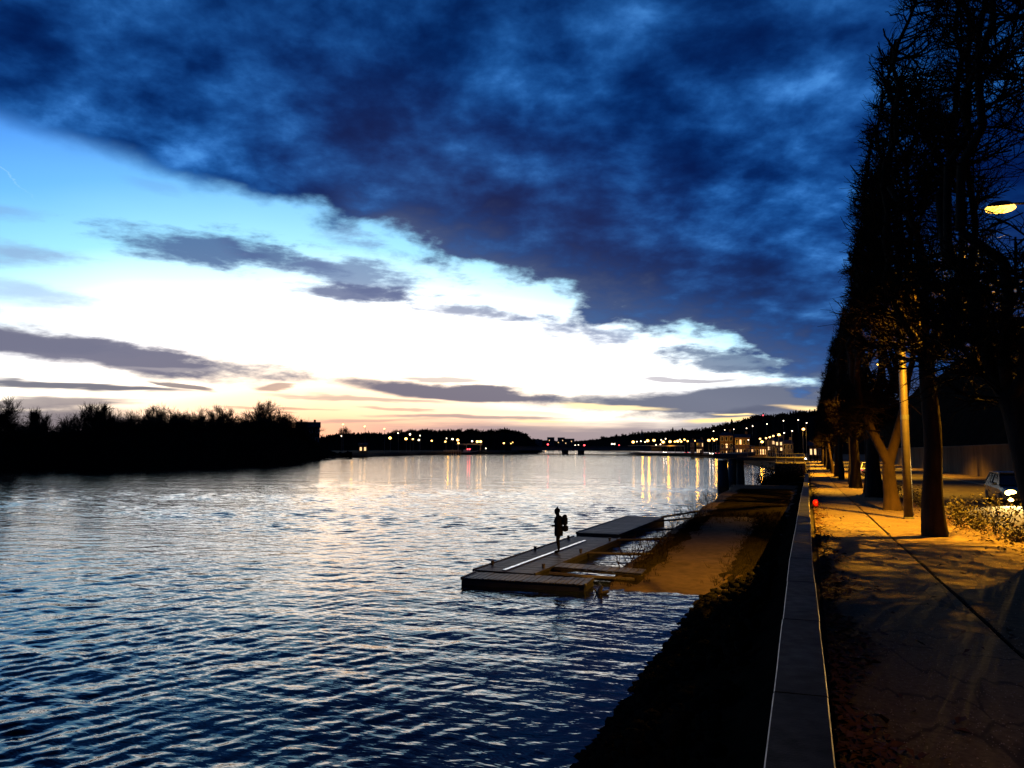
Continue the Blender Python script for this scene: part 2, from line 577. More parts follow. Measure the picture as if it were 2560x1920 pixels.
M['retain'] = mat('retaining_wall_render', (0.070, 0.048, 0.028), (0.032, 0.022, 0.014), 0.9, 0.9, 0.4, 8, 0.15, stretch=(1, 1, 0.25))
M['bark'] = mat('dark_bark', (0.032, 0.022, 0.015), (0.012, 0.009, 0.007), 6, 0.95, 1.0, 14, 0.05, stretch=(1, 1, 0.3), bdist=0.03)
M['barkpale'] = mat('mottled_plane_bark', (0.030, 0.016, 0.008), (0.012, 0.007, 0.004), 3, 0.9, 0.9, 9, 0.15, stretch=(1, 1, 0.35), bdist=0.03)
M['twig'] = mat('dark_twigs', (0.012, 0.008, 0.005), (0.006, 0.004, 0.003), 3, 0.95, 0.0, spec=0.02)
M['twigfar'] = mat('far_twigs', (0.020, 0.016, 0.013), (0.010, 0.008, 0.007), 0.5, 0.95, spec=0.05)
M['thicket'] = mat('far_thicket', (0.014, 0.013, 0.010), (0.006, 0.006, 0.005), 0.6, 1.0, 1.0, 1.2, 0.0, bdist=0.4)
M['wood'] = mat('far_wood', (0.012, 0.012, 0.011), (0.006, 0.006, 0.006), 0.05, 1.0, 0.6, 0.2, 0.0, bdist=1.0)
M['grassfar'] = mat('far_bank_grass', (0.022, 0.020, 0.011), (0.010, 0.009, 0.006), 0.3, 1.0, 0.6, 2.0, 0.05, bdist=0.2)
M['leaf'] = mat('fallen_leaf', (0.085, 0.036, 0.016), (0.028, 0.013, 0.008), 5, 0.75, spec=0.3)
M['pebble'] = mat('path_pebble', (0.30, 0.24, 0.18), (0.14, 0.10, 0.075), 20, 0.55, spec=0.5)
M['shrub'] = mat('shrub_leaf', (0.050, 0.040, 0.014), (0.022, 0.018, 0.008), 4, 0.7, spec=0.3)
M['deck'] = mat('wet_deck_boards', (0.030, 0.030, 0.036), (0.013, 0.013, 0.018), 5, 0.5, 0.4, 18, 0.3, stretch=(0.4, 3, 1), bdist=0.006, rand=0.45)
M['float'] = mat('pontoon_side', (0.016, 0.015, 0.016), (0.008, 0.008, 0.009), 4, 0.6, 0.3, 12, 0.3)
M['steel'] = mat('bright_metal_strip', (0.70, 0.70, 0.72), (0.50, 0.50, 0.53), 4, 0.22, metal=1.0)
M['rust'] = mat('rusty_beam', (0.045, 0.036, 0.030), (0.020, 0.017, 0.015), 6, 0.6, 0.3, 25, 0.4)
M['concrete'] = mat('weathered_concrete', (0.075, 0.072, 0.066), (0.035, 0.034, 0.032), 1.6, 0.9, 0.5, 10, 0.2, stretch=(1, 1, 0.4))
M['rail'] = mat('painted_rail', (0.16, 0.14, 0.11), (0.09, 0.08, 0.06), 8, 0.5, spec=0.4)
M['pole'] = mat('galvanised_pole', (0.045, 0.034, 0.025), (0.026, 0.020, 0.016), 5, 0.55, 0.15, 30, 0.3)
M['lampmetal'] = mat('dark_lamp_metal', (0.045, 0.045, 0.045), (0.028, 0.028, 0.028), 5, 0.5, spec=0.4)
M['coat'] = mat('dark_coat', (0.007, 0.007, 0.009), (0.004, 0.004, 0.005), 14, 0.9, 0.3, 60, 0.1)
M['red'] = mat('red_plastic', (0.75, 0.02, 0.02), (0.60, 0.012, 0.012), 3, 0.35, spec=0.5)
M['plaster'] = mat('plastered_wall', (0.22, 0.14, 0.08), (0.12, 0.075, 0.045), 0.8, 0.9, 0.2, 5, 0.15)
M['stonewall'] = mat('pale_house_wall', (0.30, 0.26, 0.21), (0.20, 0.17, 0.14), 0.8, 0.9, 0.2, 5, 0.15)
M['darkwall'] = mat('dark_house_wall', (0.045, 0.036, 0.032), (0.025, 0.021, 0.019), 0.8, 0.9, 0.2, 5, 0.1)
M['roof'] = mat('slate_roof', (0.035, 0.033, 0.036), (0.018, 0.017, 0.02), 1.5, 0.7, 0.4, 6, 0.2)
M['pane'] = mat('dark_glass', (0.012, 0.014, 0.018), (0.008, 0.009, 0.012), 2, 0.12, spec=0.5)
M['carpaint'] = mat('dark_car_paint', (0.010, 0.010, 0.012), (0.007, 0.007, 0.009), 2, 0.3, spec=0.4)
M['carwhite'] = mat('white_car_paint', (0.62, 0.60, 0.55), (0.54, 0.52, 0.48), 2, 0.3, spec=0.5)
M['tyre'] = mat('tyre_rubber', (0.018, 0.018, 0.018), (0.010, 0.010, 0.010), 8, 0.85)
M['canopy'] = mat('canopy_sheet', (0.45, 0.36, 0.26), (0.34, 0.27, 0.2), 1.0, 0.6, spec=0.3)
M['whitepaint'] = mat('white_paint', (0.70, 0.68, 0.62), (0.50, 0.48, 0.44), 4, 0.5, spec=0.4)
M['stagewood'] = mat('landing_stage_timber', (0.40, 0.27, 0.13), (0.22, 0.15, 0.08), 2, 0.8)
SOD = (1.0, 0.46, 0.022)
M['lens'] = glow('lit_sodium_lens', (1.0, 0.50, 0.055), 7)
M['glowL'] = glow('lit_lamp_amber', (1.0, 0.50, 0.12), 9)
M['glowW'] = glow('lit_lamp_white', (1.0, 0.76, 0.48), 10)
M['glowR'] = glow('lit_red', (1.0, 0.05, 0.06), 9)
M['head'] = glow('lit_headlamp', (1.0, 0.60, 0.13), 30)
M['headw'] = glow('lit_headlamp_white', (1.0, 0.90, 0.74), 22)
M['winlit'] = glow('lit_window', (1.0, 0.62, 0.28), 1.6)


# ------------------------------------------------------------------ levels
WATER_Z = -2.8


def gz(y):
    """level of the upper quay: it falls gently away from the photographer"""
    y = np.asarray(y, dtype=np.float64)
    a = -0.0177 * np.clip(y, 0, 60)
    t = np.clip((y - 60) / 140, 0, 1)
    return a - 0.59 * (1.5 * t - 0.5 * t ** 3) * 1.0


def gzf(y):
    return float(gz(y))


# ================================================================== water
def make_water():
    n_r, n_a = 1150, 400
    rr = 7.0 * np.exp(np.linspace(0, math.log(2200 / 7.0), n_r))
    aa = np.radians(np.linspace(-54, 46, n_a))
    Rr, A = np.meshgrid(rr, aa, indexing='ij')
    cx, cy = -1.5, -3.0                       # water sheet fans out from the foot of the quay
    hx = RIGHT[0] * np.sin(A) + FH[0] * np.cos(A)
    hy = RIGHT[1] * np.sin(A) + FH[1] * np.cos(A)
    X = cx + Rr * hx
    Y = cy + Rr * hy
    spacing = np.maximum(Rr * math.log(2200 / 7.0) / n_r, Rr * (math.radians(100) / n_a))
    Z = np.zeros_like(X)
    rg = np.random.default_rng(5)
    main = YAW + R(32)                        # travel direction, left of the quay line
    gust = np.clip(0.78 + 1.5 * fbm(X * 0.045 + 0.02 * Y, Y * 0.07, 31, 3), 0.28, 1.5)
    for i in range(90):
        lam = math.exp(rg.uniform(math.log(0.15), math.log(0.56))) if i % 5 else math.exp(rg.uniform(math.log(0.6), math.log(1.5)))
        th = main + rg.normal(0, R(24) if i % 3 else R(60))
        kx, ky = -math.sin(th) * 2 * math.pi / lam, math.cos(th) * 2 * math.pi / lam
        sl_ = 0.044 * (1.0 if lam < 0.6 else 0.66)
        amp = sl_ * lam / (2 * math.pi)
        att = np.clip((lam / spacing - 2.0) / 1.6, 0, 1)
        ph = rg.uniform(0, 6.28)
        w = kx * X + ky * Y + ph + 1.3 * np.sin(0.11 * X + 0.17 * Y + i) + 0.9 * np.sin(0.31 * X - 0.23 * Y + 2 * i)
        s = np.sin(w)
        Z += amp * att * gust * (s + 0.22 * np.cos(2 * w))
    # calmer strip against the bank
    Z *= np.clip((-2.2 - X) / 6.0, 0.45, 1.0)
    V = np.stack([X, Y, Z + WATER_Z], -1)
    m = bpy.data.materials.new('river_water')
    m.use_nodes = True
    t = m.node_tree
    p = t.nodes['Principled BSDF']
    p.inputs['Base Color'].default_value = (0.0025, 0.004, 0.006, 1)
    p.inputs['IOR'].default_value = 1.33
    p.inputs['Roughness'].default_value = 0.045
    h = G(t)
    tc = h.n('ShaderNodeTexCoord').outputs['Object']
    mp = h.n('ShaderNodeMapping')
    t.links.new(tc, mp.inputs[0])
    mp.inputs['Rotation'].default_value = (0, 0, -main)
    mp.inputs['Scale'].default_value = (0.42, 1.0, 1.0)
    n1 = h.noise(mp.outputs[0], 3.4, 3.0, 0.55, 0.4)
    n2 = h.noise(mp.outputs[0], 0.75, 4.0, 0.6, 0.5)
    b1 = h.n('ShaderNodeBump')
    b1.inputs['Distance'].default_value = 0.045
    b1.inputs['Strength'].default_value = 0.40
    t.links.new(n1, b1.inputs['Height'])
    b2 = h.n('ShaderNodeBump')
    b2.inputs['Distance'].default_value = 0.22
    b2.inputs['Strength'].default_value = 0.24
    t.links.new(n2, b2.inputs['Height'])
    t.links.new(b1.outputs[0], b2.inputs['Normal'])
    mp3 = h.n('ShaderNodeMapping')
    t.links.new(tc, mp3.inputs[0])
    mp3.inputs['Rotation'].default_value = (0, 0, -main)
    mp3.inputs['Scale'].default_value = (0.10, 0.45, 1.0)
    b3 = h.n('ShaderNodeBump')
    b3.inputs['Distance'].default_value = 0.9
    b3.inputs['Strength'].default_value = 0.18
    t.links.new(h.noise(mp3.outputs[0], 0.35, 5.0, 0.7), b3.inputs['Height'])
    t.links.new(b2.outputs[0], b3.inputs['Normal'])
    t.links.new(b3.outputs[0], p.inputs['Normal'])
    o = grid('river', V, m)
    return o


make_water()

# ================================================================== upper quay: ground, path, gravel, road
YS = np.concatenate([np.linspace(-14, 60, 75), np.linspace(62, 220, 60), np.linspace(228, 480, 40)])
shoreR = np.array([(-3.3, 60), (-3.9, 120), (-4.14, 143.8), (-15.5, 218.8), (-35.3, 323.4), (-59.6, 387.2), (-92.6, 436), (-97, 462), (-120, 520)])


def shore_x(y):
    return np.interp(y, shoreR[:, 1], shoreR[:, 0])


def strip(name, x0, x1, ys, dz, m, n=6, jitter=0.0, kind='structure'):
    xs = np.linspace(0, 1, n)
    A = np.zeros((len(ys), n, 3))
    for i, y in enumerate(ys):
        a = x0(y) if callable(x0) else x0
        b = x1(y) if callable(x1) else x1
        A[i, :, 0] = a + (b - a) * xs
        A[i, :, 1] = y
        A[i, :, 2] = gz(y) + dz
    if jitter:
        A[..., 2] += jitter * fbm(A[..., 0] * 1.3, A[..., 1] * 1.3, 3)
    return grid(name, A[:, ::1], m, kind=kind)


def inner(y):
    return np.where(y < 79, -0.20, np.minimum(-0.2, shore_x(y) + 2.5))


# base ground under everything on the land side, out past the road and far along the bank
A = np.zeros((len(YS), 14, 3))
offs = np.array([0, 0.12, 1, 2, 4, 8, 12, 18, 30, 60, 120, 220, 340, 520.0])
for i, y in enumerate(YS):
    A[i, :, 0] = float(inner(y)) + offs
    A[i, :, 1] = y
    A[i, :, 2] = gz(y) - 0.06
A[79 - 14 + 14:, :, 2] += 0
grid('ground', A, M['ground'])
YP = YS[YS <= 205]
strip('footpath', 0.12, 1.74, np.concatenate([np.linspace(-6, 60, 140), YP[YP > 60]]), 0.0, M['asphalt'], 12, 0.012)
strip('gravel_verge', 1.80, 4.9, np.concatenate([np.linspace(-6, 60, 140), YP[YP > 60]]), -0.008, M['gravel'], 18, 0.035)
strip('road', 5.05, 12.6, YP, -0.13, M['road'], 6)
strip('pavement', 12.75, 16.3, YP, 0.0, M['gravel'], 4)
# steel edging between path and gravel, kerbs along the road
def kerb(name, x0, x1, top, bot, m):
    ys = YP
    prof = [(x0, bot), (x0, top), (x0 + 0.01, top + 0.008), (x1 - 0.01, top + 0.008), (x1, top), (x1, bot)]
    A = np.zeros((len(ys), len(prof), 3))
    for i, y in enumerate(ys):
        for j, (x, z) in enumerate(prof):
            A[i, j] = (x, y, gz(y) + z)
    o = grid(name, A, m, smooth=False, kind='structure')
    return o


kerb('path_edging', 1.735, 1.80, -0.045, -0.1, M['bank'])
kerb('road_kerb', 4.88, 5.06, 0.012, -0.2, M['concrete'])
kerb('road_kerb', 12.58, 12.76, 0.012, -0.2, M['concrete'])

# ------------------------------------------------------------------ parapet with coping stones
par = empty('parapet_wall', (0, 0, 0))
tag(par, 'long low stone parapet with dark coping between footpath and river bank', 'wall')
yy = np.concatenate([np.linspace(0.3, 60, 40), np.linspace(62, 79, 9)])
prof = [(-0.125, -2.9), (-0.115, 0.30), (0.115, 0.30), (0.12, -0.2)]


def wall_x(y):
    return float(np.interp(y, [0, 3.7, 11.4, 34, 62, 80], [-0.04, -0.07, -0.145, -0.185, -0.205, -0.22]))


A = np.zeros((len(yy), 4, 3))
for i, y in enumerate(yy):
    for j, (x, z) in enumerate(prof):
        A[i, j] = (x + wall_x(y), y, gz(y) + z)
grid('wall_body', A, M['masonry'], smooth=False, kind=None, parent=par)


def cap_mesh(L, tilt, dx):
    c = 0.009
    c = 0.007
    pr = [(-0.15, 0.29), (-0.15, 0.40 - c), (-0.15 + c, 0.40), (0.15 - c, 0.404), (0.15, 0.404 - c), (0.15, 0.29)]
    vs, fs, mi = [], [], []
    nseg = 4
    for k in range(nseg + 1):
        y = L * k / nseg
        w = random.uniform(-0.0015, 0.0015)
        for x, z in pr:
            vs.append((x + dx + w, y, z - 0.0177 * y * 1.0 + tilt * x))
    n = len(pr)
    for k in range(nseg):
        for j in range(n):
            a, b = k * n + j, k * n + (j + 1) % n
            fs.append((a, b, b + n, a + n))
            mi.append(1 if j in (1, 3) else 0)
    fs.append(tuple(range(n)))
    mi.append(0)
    fs.append(tuple(nseg * n + j for j in range(n - 1, -1, -1)))
    mi.append(0)
    b = MB()
    b.v, b.f, b.mi = vs, fs, mi
    return b


y = 0.40
k = 0
while y < 78.0:
    L = 2.26
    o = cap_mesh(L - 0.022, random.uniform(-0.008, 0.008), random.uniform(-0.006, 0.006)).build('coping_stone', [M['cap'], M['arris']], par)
    sl2 = (gzf(y + L) - gzf(y)) / L
    o.location = (wall_x(y), y, gzf(y))
    o.rotation_euler = (math.atan(sl2 + 0.0177), 0, math.atan(-(wall_x(y + L) - wall_x(y)) / L))
    y += L
    k += 1

# ------------------------------------------------------------------ bank below the parapet
ys = np.linspace(-2, 82, 170)
cols_ = np.linspace(0, 1, 26)
A = np.zeros((len(ys), len(cols_), 3))
for i, y in enumerate(ys):
    up_z = gzf(y) - 0.75
    if y < 24:
        xe, ze = -3.62 + 0.08 * math.sin(y * 0.9) + 0.06 * math.sin(y * 0.37), -3.15
    elif y < 78.3:
        f = min(1, (y - 24) / 3.0)
        xe = -3.5 + 1.9 * f
        ze = -3.15 + f * (0.28 + max(0, (y - 27) / 51.0) * 0.92)
    else:
        xe, ze = -3.9, -3.2
    A[i, :, 0] = -0.24 + (xe + 0.24) * cols_
    A[i, :, 1] = y
    A[i, :, 2] = up_z + (ze - up_z) * cols_ ** 0.85
nz = fbm(A[..., 0] * 1.1, A[..., 1] * 1.1, 9, 4)
A[..., 2] += 0.20 * nz * np.sin(np.pi * np.clip(cols_, 0, 1))[None, :]
A[..., 0] += 0.10 * fbm(A[..., 0] * 0.9 + 30, A[..., 1] * 0.9, 19, 3) * cols_[None, :]
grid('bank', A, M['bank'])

rgs = np.random.default_rng(17)
V, F = [], []
for i in range(1500):
    y_ = rgs.uniform(6, 24.5)
    x_ = -3.12 + rgs.normal(0, 0.20) if i % 3 else rgs.uniform(-3.0, -1.0)
    zt = np.interp(x_, [-3.6, -0.24], [-3.15, gzf(y_) - 0.75]) + 0.04
    r_ = rgs.uniform(0.04, 0.16)
    k0 = len(V)
    a_ = rgs.uniform(0, 6.28)
    for zz0, rr0 in ((-0.4, 0.9), (0.25, 1.0), (0.55, 0.55)):
        for j in range(5):
            w_ = a_ + 2 * math.pi * j / 5 + rgs.normal(0, 0.15)
            V.append((x_ + r_ * rr0 * math.cos(w_) * 1.2, y_ + r_ * rr0 * math.sin(w_) * rgs.uniform(0.8, 1.2), zt + r_ * (zz0 + rgs.normal(0, 0.08))))
    for q_ in range(2):
        for j in range(5):
            F.append((k0 + q_ * 5 + j, k0 + q_ * 5 + (j + 1) % 5, k0 + q_ * 5 + 5 + (j + 1) % 5, k0 + q_ * 5 + 5 + j))
    F.append((k0 + 10, k0 + 11, k0 + 12, k0 + 13))
    F.append((k0 + 10, k0 + 13, k0 + 14, k0 + 14))
tag(mesh_np('riprap', np.array(V), np.array(F), M['bank']), 'dark loose stones along the foot of the river bank', 'stones', kind='stuff')

# lower quay: a ramp that rises out of the water
def lz(y):
    return np.interp(y, [22, 24.6, 30, 45, 78], [-3.1, -2.80, -2.56, -2.32, -1.9])


ys = np.linspace(22, 78, 110)
xs = np.array([-7.1, -6.7, -6.3, -6.15, -5.6, -4.8, -4.0, -3.2, -2.4, -1.6, -1.0])
A = np.zeros((len(ys), len(xs), 3))
for i, y in enumerate(ys):
    wx = 0.15 * math.sin(y * 0.5) + 0.012 * (y - 24)
    A[i, :, 0] = np.where(xs < -5, xs - wx, xs)
    A[i, :, 1] = y
    A[i, :, 2] = lz(y)
    A[i, 0, 2] = -3.3
    A[i, 1, 2] = min(-2.75, lz(y) - 0.3) if y > 28 else lz(y) - 0.3
    A[i, 2, 2] = lz(y) - 0.06
A[:, 1:, 2] += 0.03 * fbm(A[:, 1:, 0] * 0.8, A[:, 1:, 1] * 0.8, 23)
grid('lower_quay', A, M['lower'])
# dark sheets that paint shade onto its far half and margins
def shade_sheet(x0, x1, y0, y1, seed):
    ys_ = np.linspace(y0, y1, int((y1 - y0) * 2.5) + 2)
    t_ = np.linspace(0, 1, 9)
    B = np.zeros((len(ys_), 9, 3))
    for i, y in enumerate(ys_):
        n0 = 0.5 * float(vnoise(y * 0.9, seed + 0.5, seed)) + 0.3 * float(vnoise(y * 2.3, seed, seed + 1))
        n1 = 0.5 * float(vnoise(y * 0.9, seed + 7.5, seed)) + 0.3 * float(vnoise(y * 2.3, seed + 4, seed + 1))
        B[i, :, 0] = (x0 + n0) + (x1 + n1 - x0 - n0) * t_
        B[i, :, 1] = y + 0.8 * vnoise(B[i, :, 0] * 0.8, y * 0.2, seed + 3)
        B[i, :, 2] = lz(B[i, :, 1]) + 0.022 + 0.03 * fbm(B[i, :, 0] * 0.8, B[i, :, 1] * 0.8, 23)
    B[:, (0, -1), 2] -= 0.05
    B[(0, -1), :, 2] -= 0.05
    grid('shade_sheet', B, M['shade_sheet'])


shade_sheet(-6.2, -1.0, 46.5, 73.0, 3)
shade_sheet(-6.25, -5.3, 25.5, 47.0, 8)
shade_sheet(-2.9, -1.0, 25.5, 47.0, 13)
b = MB()
b.box((-3.8, 78.25, -2.55), (5.6, 0.5, 1.3))
o = b.build('lower_quay_end_wall', M['masonry'])
o['kind'] = 'structure'

# far part of the right bank, from the end of the parapet to the bridge
ys = np.concatenate([np.linspace(79, 220, 60), np.linspace(225, 500, 60)])
offs = np.array([-0.6, 0, 0.6, 1.4, 2.2, 3.0])
zz_ = np.array([-3.3, -2.75, -2.3, -1.95, -1.72, -1.70])
A = np.zeros((len(ys), len(offs), 3))
for i, y in enumerate(ys):
    A[i, :, 0] = shore_x(y) + offs * (1 + max(0, (y - 120) / 150))
    A[i, :, 1] = y
    A[i, :, 2] = zz_
A[..., 2] += 0.25 * fbm(A[..., 0] * 0.4, A[..., 1] * 0.15, 41)
grid('bank', A, M['grassfar'])
# island / left bank
LB = np.array([(-215, -60), (-190, 40)] + [tuple(on(x, y, WATER_Z)[:2]) for x, y in ((0, 1168), (250, 1162), (500, 1157), (700, 1151), (800, 1147))] + [(-197.9, 352.6), (-206.3, 444.6), (-190, 505), (-210, 640)])
ys = np.linspace(-40, 620, 200)
offs = np.array([-1.0, 0, 1.5, 4, 9, 25, 80, 260, 700.0])
zz_ = np.array([-3.4, -2.7, -1.7, -0.9, -0.6, -0.4, -0.2, 0.0, 0.0])
A = np.zeros((len(ys), len(offs), 3))
for i, y in enumerate(ys):
    x = np.interp(y, LB[:, 1], LB[:, 0]) + 1.5 * math.sin(y * 0.11)
    A[i, :, 0] = x - offs
    A[i, :, 1] = y
    A[i, :, 2] = zz_
A[..., 2] += 0.5 * fbm(A[..., 0] * 0.2, A[..., 1] * 0.2, 51) * (zz_ > -2.6)
grid('bank', A[:, ::-1], M['grassfar'])

# retaining wall beyond the road
ys = YP[YP > 0]
prof = [(16.30, -0.3), (16.30, 3.1), (16.22, 3.12), (16.22, 3.24), (16.75, 3.24), (16.75, 0)]
A = np.zeros((len(ys), len(prof), 3))
for i, y in enumerate(ys):
    for j, (x, z) in enumerate(prof):
        A[i, j] = (x, y, gz(y) + z)
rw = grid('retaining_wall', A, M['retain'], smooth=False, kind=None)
tag(rw, 'tall plain retaining wall lit amber on the far side of the road', 'wall')
# slope above the retaining wall
ys = np.linspace(-12, 260, 90)
xs = np.array([16.6, 18, 21, 25, 31, 40, 55, 80, 120, 200.0])
zs = np.array([2.9, 4.2, 9, 14, 20, 27, 36, 46, 54, 56])
A = np.zeros((len(ys), len(xs), 3))
A[..., 0] = xs
A[..., 1] = ys[:, None]
A[..., 2] = zs + gz(ys)[:, None]
A[:, 2:, 2] += 4.0 * fbm(A[:, 2:, 0] * 0.12, A[:, 2:, 1] * 0.12, 61)
grid('hillside', A, M['thicket'])

# ================================================================== trees
def unit(v):
    return v / (np.linalg.norm(v) + 1e-9)


def rot_about(v, axis, a):
    axis = unit(axis)
    return v * math.cos(a) + np.cross(axis, v) * math.sin(a) + axis * (axis @ v) * (1 - math.cos(a))


class Segs:
    """branch pieces: tapered prisms collected into one mesh"""

    def __init__(s):
        s.a, s.b, s.ra, s.rb = [], [], [], []

    def path(s, pts, r0, r1):
        n = len(pts) - 1
        for i in range(n):
            s.a.append(pts[i])
            s.b.append(pts[i + 1])
            s.ra.append(r0 + (r1 - r0) * i / n)
            s.rb.append(r0 + (r1 - r0) * (i + 1) / n)

    def arrays(s, k=3):
        A, B = np.array(s.a), np.array(s.b)
        ra, rb = np.array(s.ra), np.array(s.rb)
        t = B - A
        t /= np.linalg.norm(t, axis=1, keepdims=True) + 1e-9
        ref = np.where(np.abs(t[:, 2:3]) < 0.8, np.array([[0, 0, 1.0]]), np.array([[1.0, 0, 0]]))
        u = np.cross(t, ref)
        u /= np.linalg.norm(u, axis=1, keepdims=True) + 1e-9
        w = np.cross(t, u)
        n = len(A)
        V = np.zeros((n, 2 * k, 3))
        for j in range(k):
            th = 2 * math.pi * j / k
            d = u * math.cos(th) + w * math.sin(th)
            V[:, j] = A + d * ra[:, None]
            V[:, k + j] = B + d * rb[:, None]
        base = (np.arange(n) * 2 * k)[:, None]
        F = [np.stack([base[:, 0] + j, base[:, 0] + (j + 1) % k, base[:, 0] + k + (j + 1) % k, base[:, 0] + k + j], -1) for j in range(k)]
        return V.reshape(-1, 3), np.concatenate(F)


def wander(p, d, length, n, bend, lift, rg):
    pts = [p]
    d = unit(d)
    for i in range(n):
        d = unit(d + rg.normal(0, bend, 3) + np.array([0, 0, lift]))
        p = p + d * (length / n)
        pts.append(p)
    return pts, d


def trunk_mesh(pts, rads, k=14, flare=0.0, seed=0):
    """bark cylinder with root flare and lumpy section"""
    rg = np.random.default_rng(seed)
    ph = rg.uniform(0, 6.28, 3)
    V, F = [], []
    n = len(pts)
    for i, (p, r) in enumerate(zip(pts, rads)):
        for j in range(k):
            w = 2 * math.pi * j / k
            lump = 1 + 0.05 * math.sin(3 * w + ph[0] + i * 0.4) + 0.04 * math.sin(5 * w + ph[1] - i * 0.7)
            fl = 1 + flare * max(0, 1 - i / 3.0) * (0.6 + 0.4 * math.sin(5 * w + ph[2]))
            V.append((p[0] + r * lump * fl * math.cos(w), p[1] + r * lump * fl * math.sin(w), p[2]))
    for i in range(n - 1):
        for j in range(k):
            F.append((i * k + j, i * k + (j + 1) % k, (i + 1) * k + (j + 1) % k, (i + 1) * k + j))
    return np.array(V), np.array(F)


def hedge_tree(seed, half_y=4.4, top=13.4, low=3.6, fork=False, lean=0.0, dens=1.0, droop=None, r=0.25, lat=None, nlead=7, clear=None):
    """street tree clipped to a tall screen: trunk, leaders, laterals clipped to the screen's faces"""
    rg = np.random.default_rng(seed)
    tr, br, tw = Segs(), Segs(), Segs()
    parts = []

    def halfx(z):
        return float(np.interp(z, [2.5, 4.5, 6, 9, 13.4], [1.75, 2.0, 1.8, 1.3, 0.62])) * (1 + 0.12 * math.sin(z * 2.1 + seed) + 0.09 * math.sin(z * 4.7 + 2 * seed))
    hz_ = low if not fork else 1.7
    tp = [np.array([lean * (max(0.0, z) / hz_) ** 1.3 + 0.03 * math.sin(z * 2 + seed), 0.03 * math.cos(z * 1.7), z]) for z in np.linspace(-0.1, hz_, 9)]
    rd = [r * (1.0 - 0.22 * i / 8) for i in range(9)]
    parts.append(trunk_mesh(tp, rd, 14, 0.55, seed))
    P0 = tp[-1]
    leaders = []
    nl = 2 if fork else nlead
    for i in range(nl):
        if fork:
            side = -1 if i == 0 else 1
            q, dd = wander(P0, np.array([side * 0.34, 0.05, 1.0]), 2.3, 5, 0.04, 0.03, rg)
            parts.append(trunk_mesh(q, [r * 0.72 * (1 - 0.3 * j / 5) for j in range(6)], 10, 0, seed + i))
            for k in range(3):
                w = rg.uniform(0, 6.28)
                leaders.append((q[-1], np.array([math.cos(w) * 0.25, math.sin(w) * 0.5, 1.0]), r * 0.45))
        else:
            w = 6.28 * i / nl + rg.uniform(-0.4, 0.4)
            leaders.append((P0 - np.array([0, 0, 0.25 * rg.random()]), np.array([math.cos(w) * 0.34, math.sin(w) * 0.80, 1.0]), r * 0.42))

    def spray(p, d, length, rad, lvl):
        """a lateral with knuckles and twigs"""
        n = (4, 3, 2)[lvl]
        pts, dd = wander(p, d, length, n, 0.22, 0.06, rg)
        # clip to the screen
        ok = [pts[0]]
        for q in pts[1:]:
            lim = halfx(q[2]) * rg.uniform(0.72, 1.24)
            if abs(q[0] - lean * 0.5) > lim or abs(q[1]) > half_y * 1.15 or q[2] > top * rg.uniform(0.94, 1.03) or q[2] < low * 0.72 or (lat and lat[0] < q[2] < lat[1]) or (clear is not None and np.linalg.norm(q - clear) < 1.7):
                break
            ok.append(q)
        if len(ok) < 2:
            return
        br.path(ok, rad, rad * 0.5) if lvl == 0 else tw.path(ok, rad, rad * 0.45)
        if lvl >= 2:
            return
        nk = int((7.5 if lvl == 0 else 4) * dens + rg.random())
        for k in range(nk):
            t = rg.uniform(0.25, 1.0) * (len(ok) - 1)
            i = min(int(t), len(ok) - 2)
            q = ok[i] + (ok[i + 1] - ok[i]) * (t - i)
            ax = unit(rg.normal(0, 1, 3))
            nd = rot_about(unit(ok[i + 1] - ok[i]), ax, rg.uniform(0.5, 1.15))
            spray(q, nd + np.array([0, 0, 0.12]), length * rg.uniform(0.38, 0.6), max(0.006, rad * 0.5), lvl + 1)

    for (p, d, rad) in leaders:
        L = top - p[2] - rg.uniform(0, 1.2)
        pts, _ = wander(p, d, L * 1.08, 16, 0.15, 0.17, rg)
        cl = []
        for q in pts:
            lim = halfx(q[2]) * 0.62
            q = q.copy()
            q[0] = max(-lim, min(lim, q[0]))
            q[1] = max(-half_y * 0.75, min(half_y * 0.75, q[1]))
            if lat and not fork and low < 3.2 and lat[0] - 0.3 < q[2] < lat[1] + 0.3 and -1.15 < q[0] < 0.2:   # limbs trained clear of the lamp
                q[0] = 0.3 if q[0] > -0.5 else -1.25
            cl.append(q)
        tr.path(cl, rad, 0.035)
        nn = int(L * 6.4 * dens)
        for k in range(nn):
            t = (k + rg.random()) / nn * (len(cl) - 1.001)
            i = int(t)
            q = cl[i] + (cl[i + 1] - cl[i]) * (t - i)
            sx = rg.choice([-1, 1])
            w = rg.normal(0, 0.75)
            dd = np.array([sx * math.cos(w), math.sin(w) * (1.0 if rg.random() < .5 else -1.0), rg.normal(0.28, 0.30)])
            if lat and lat[0] < q[2] < lat[1]:
                continue
            ln = rg.uniform(0.9, 2.3) * (1.0 if q[2] < 9 else 0.8)
            spray(q, dd, ln, rg.uniform(0.018, 0.034), 0)
    if droop:
        for k in range(droop):
            w = rg.uniform(2.2, 4.1)
            p = np.array([lean - 0.55, 0, 3.5]) + rg.normal(0, 0.25, 3)
            spray(p, np.array([math.cos(w), math.sin(w) * 0.8, rg.uniform(-0.25, 0.3)]), rg.uniform(1.0, 1.7), 0.028, 0)
    # trunk + forks as one bark mesh
    Vs, Fs, o = [], [], 0
    for v, f in parts:
        Vs.append(v)
        Fs.append(f + o)
        o += len(v)
    v, f = tr.arrays(7)
    Vs.append(v)
    Fs.append(f + o)
    trunk = (np.concatenate(Vs), np.concatenate(Fs))
    v1, f1 = br.arrays(4)
    v2, f2 = tw.arrays(3)
    crown = (np.concatenate([v1, v2]), np.concatenate([f1, f2 + len(v1)]))
    return trunk, crown


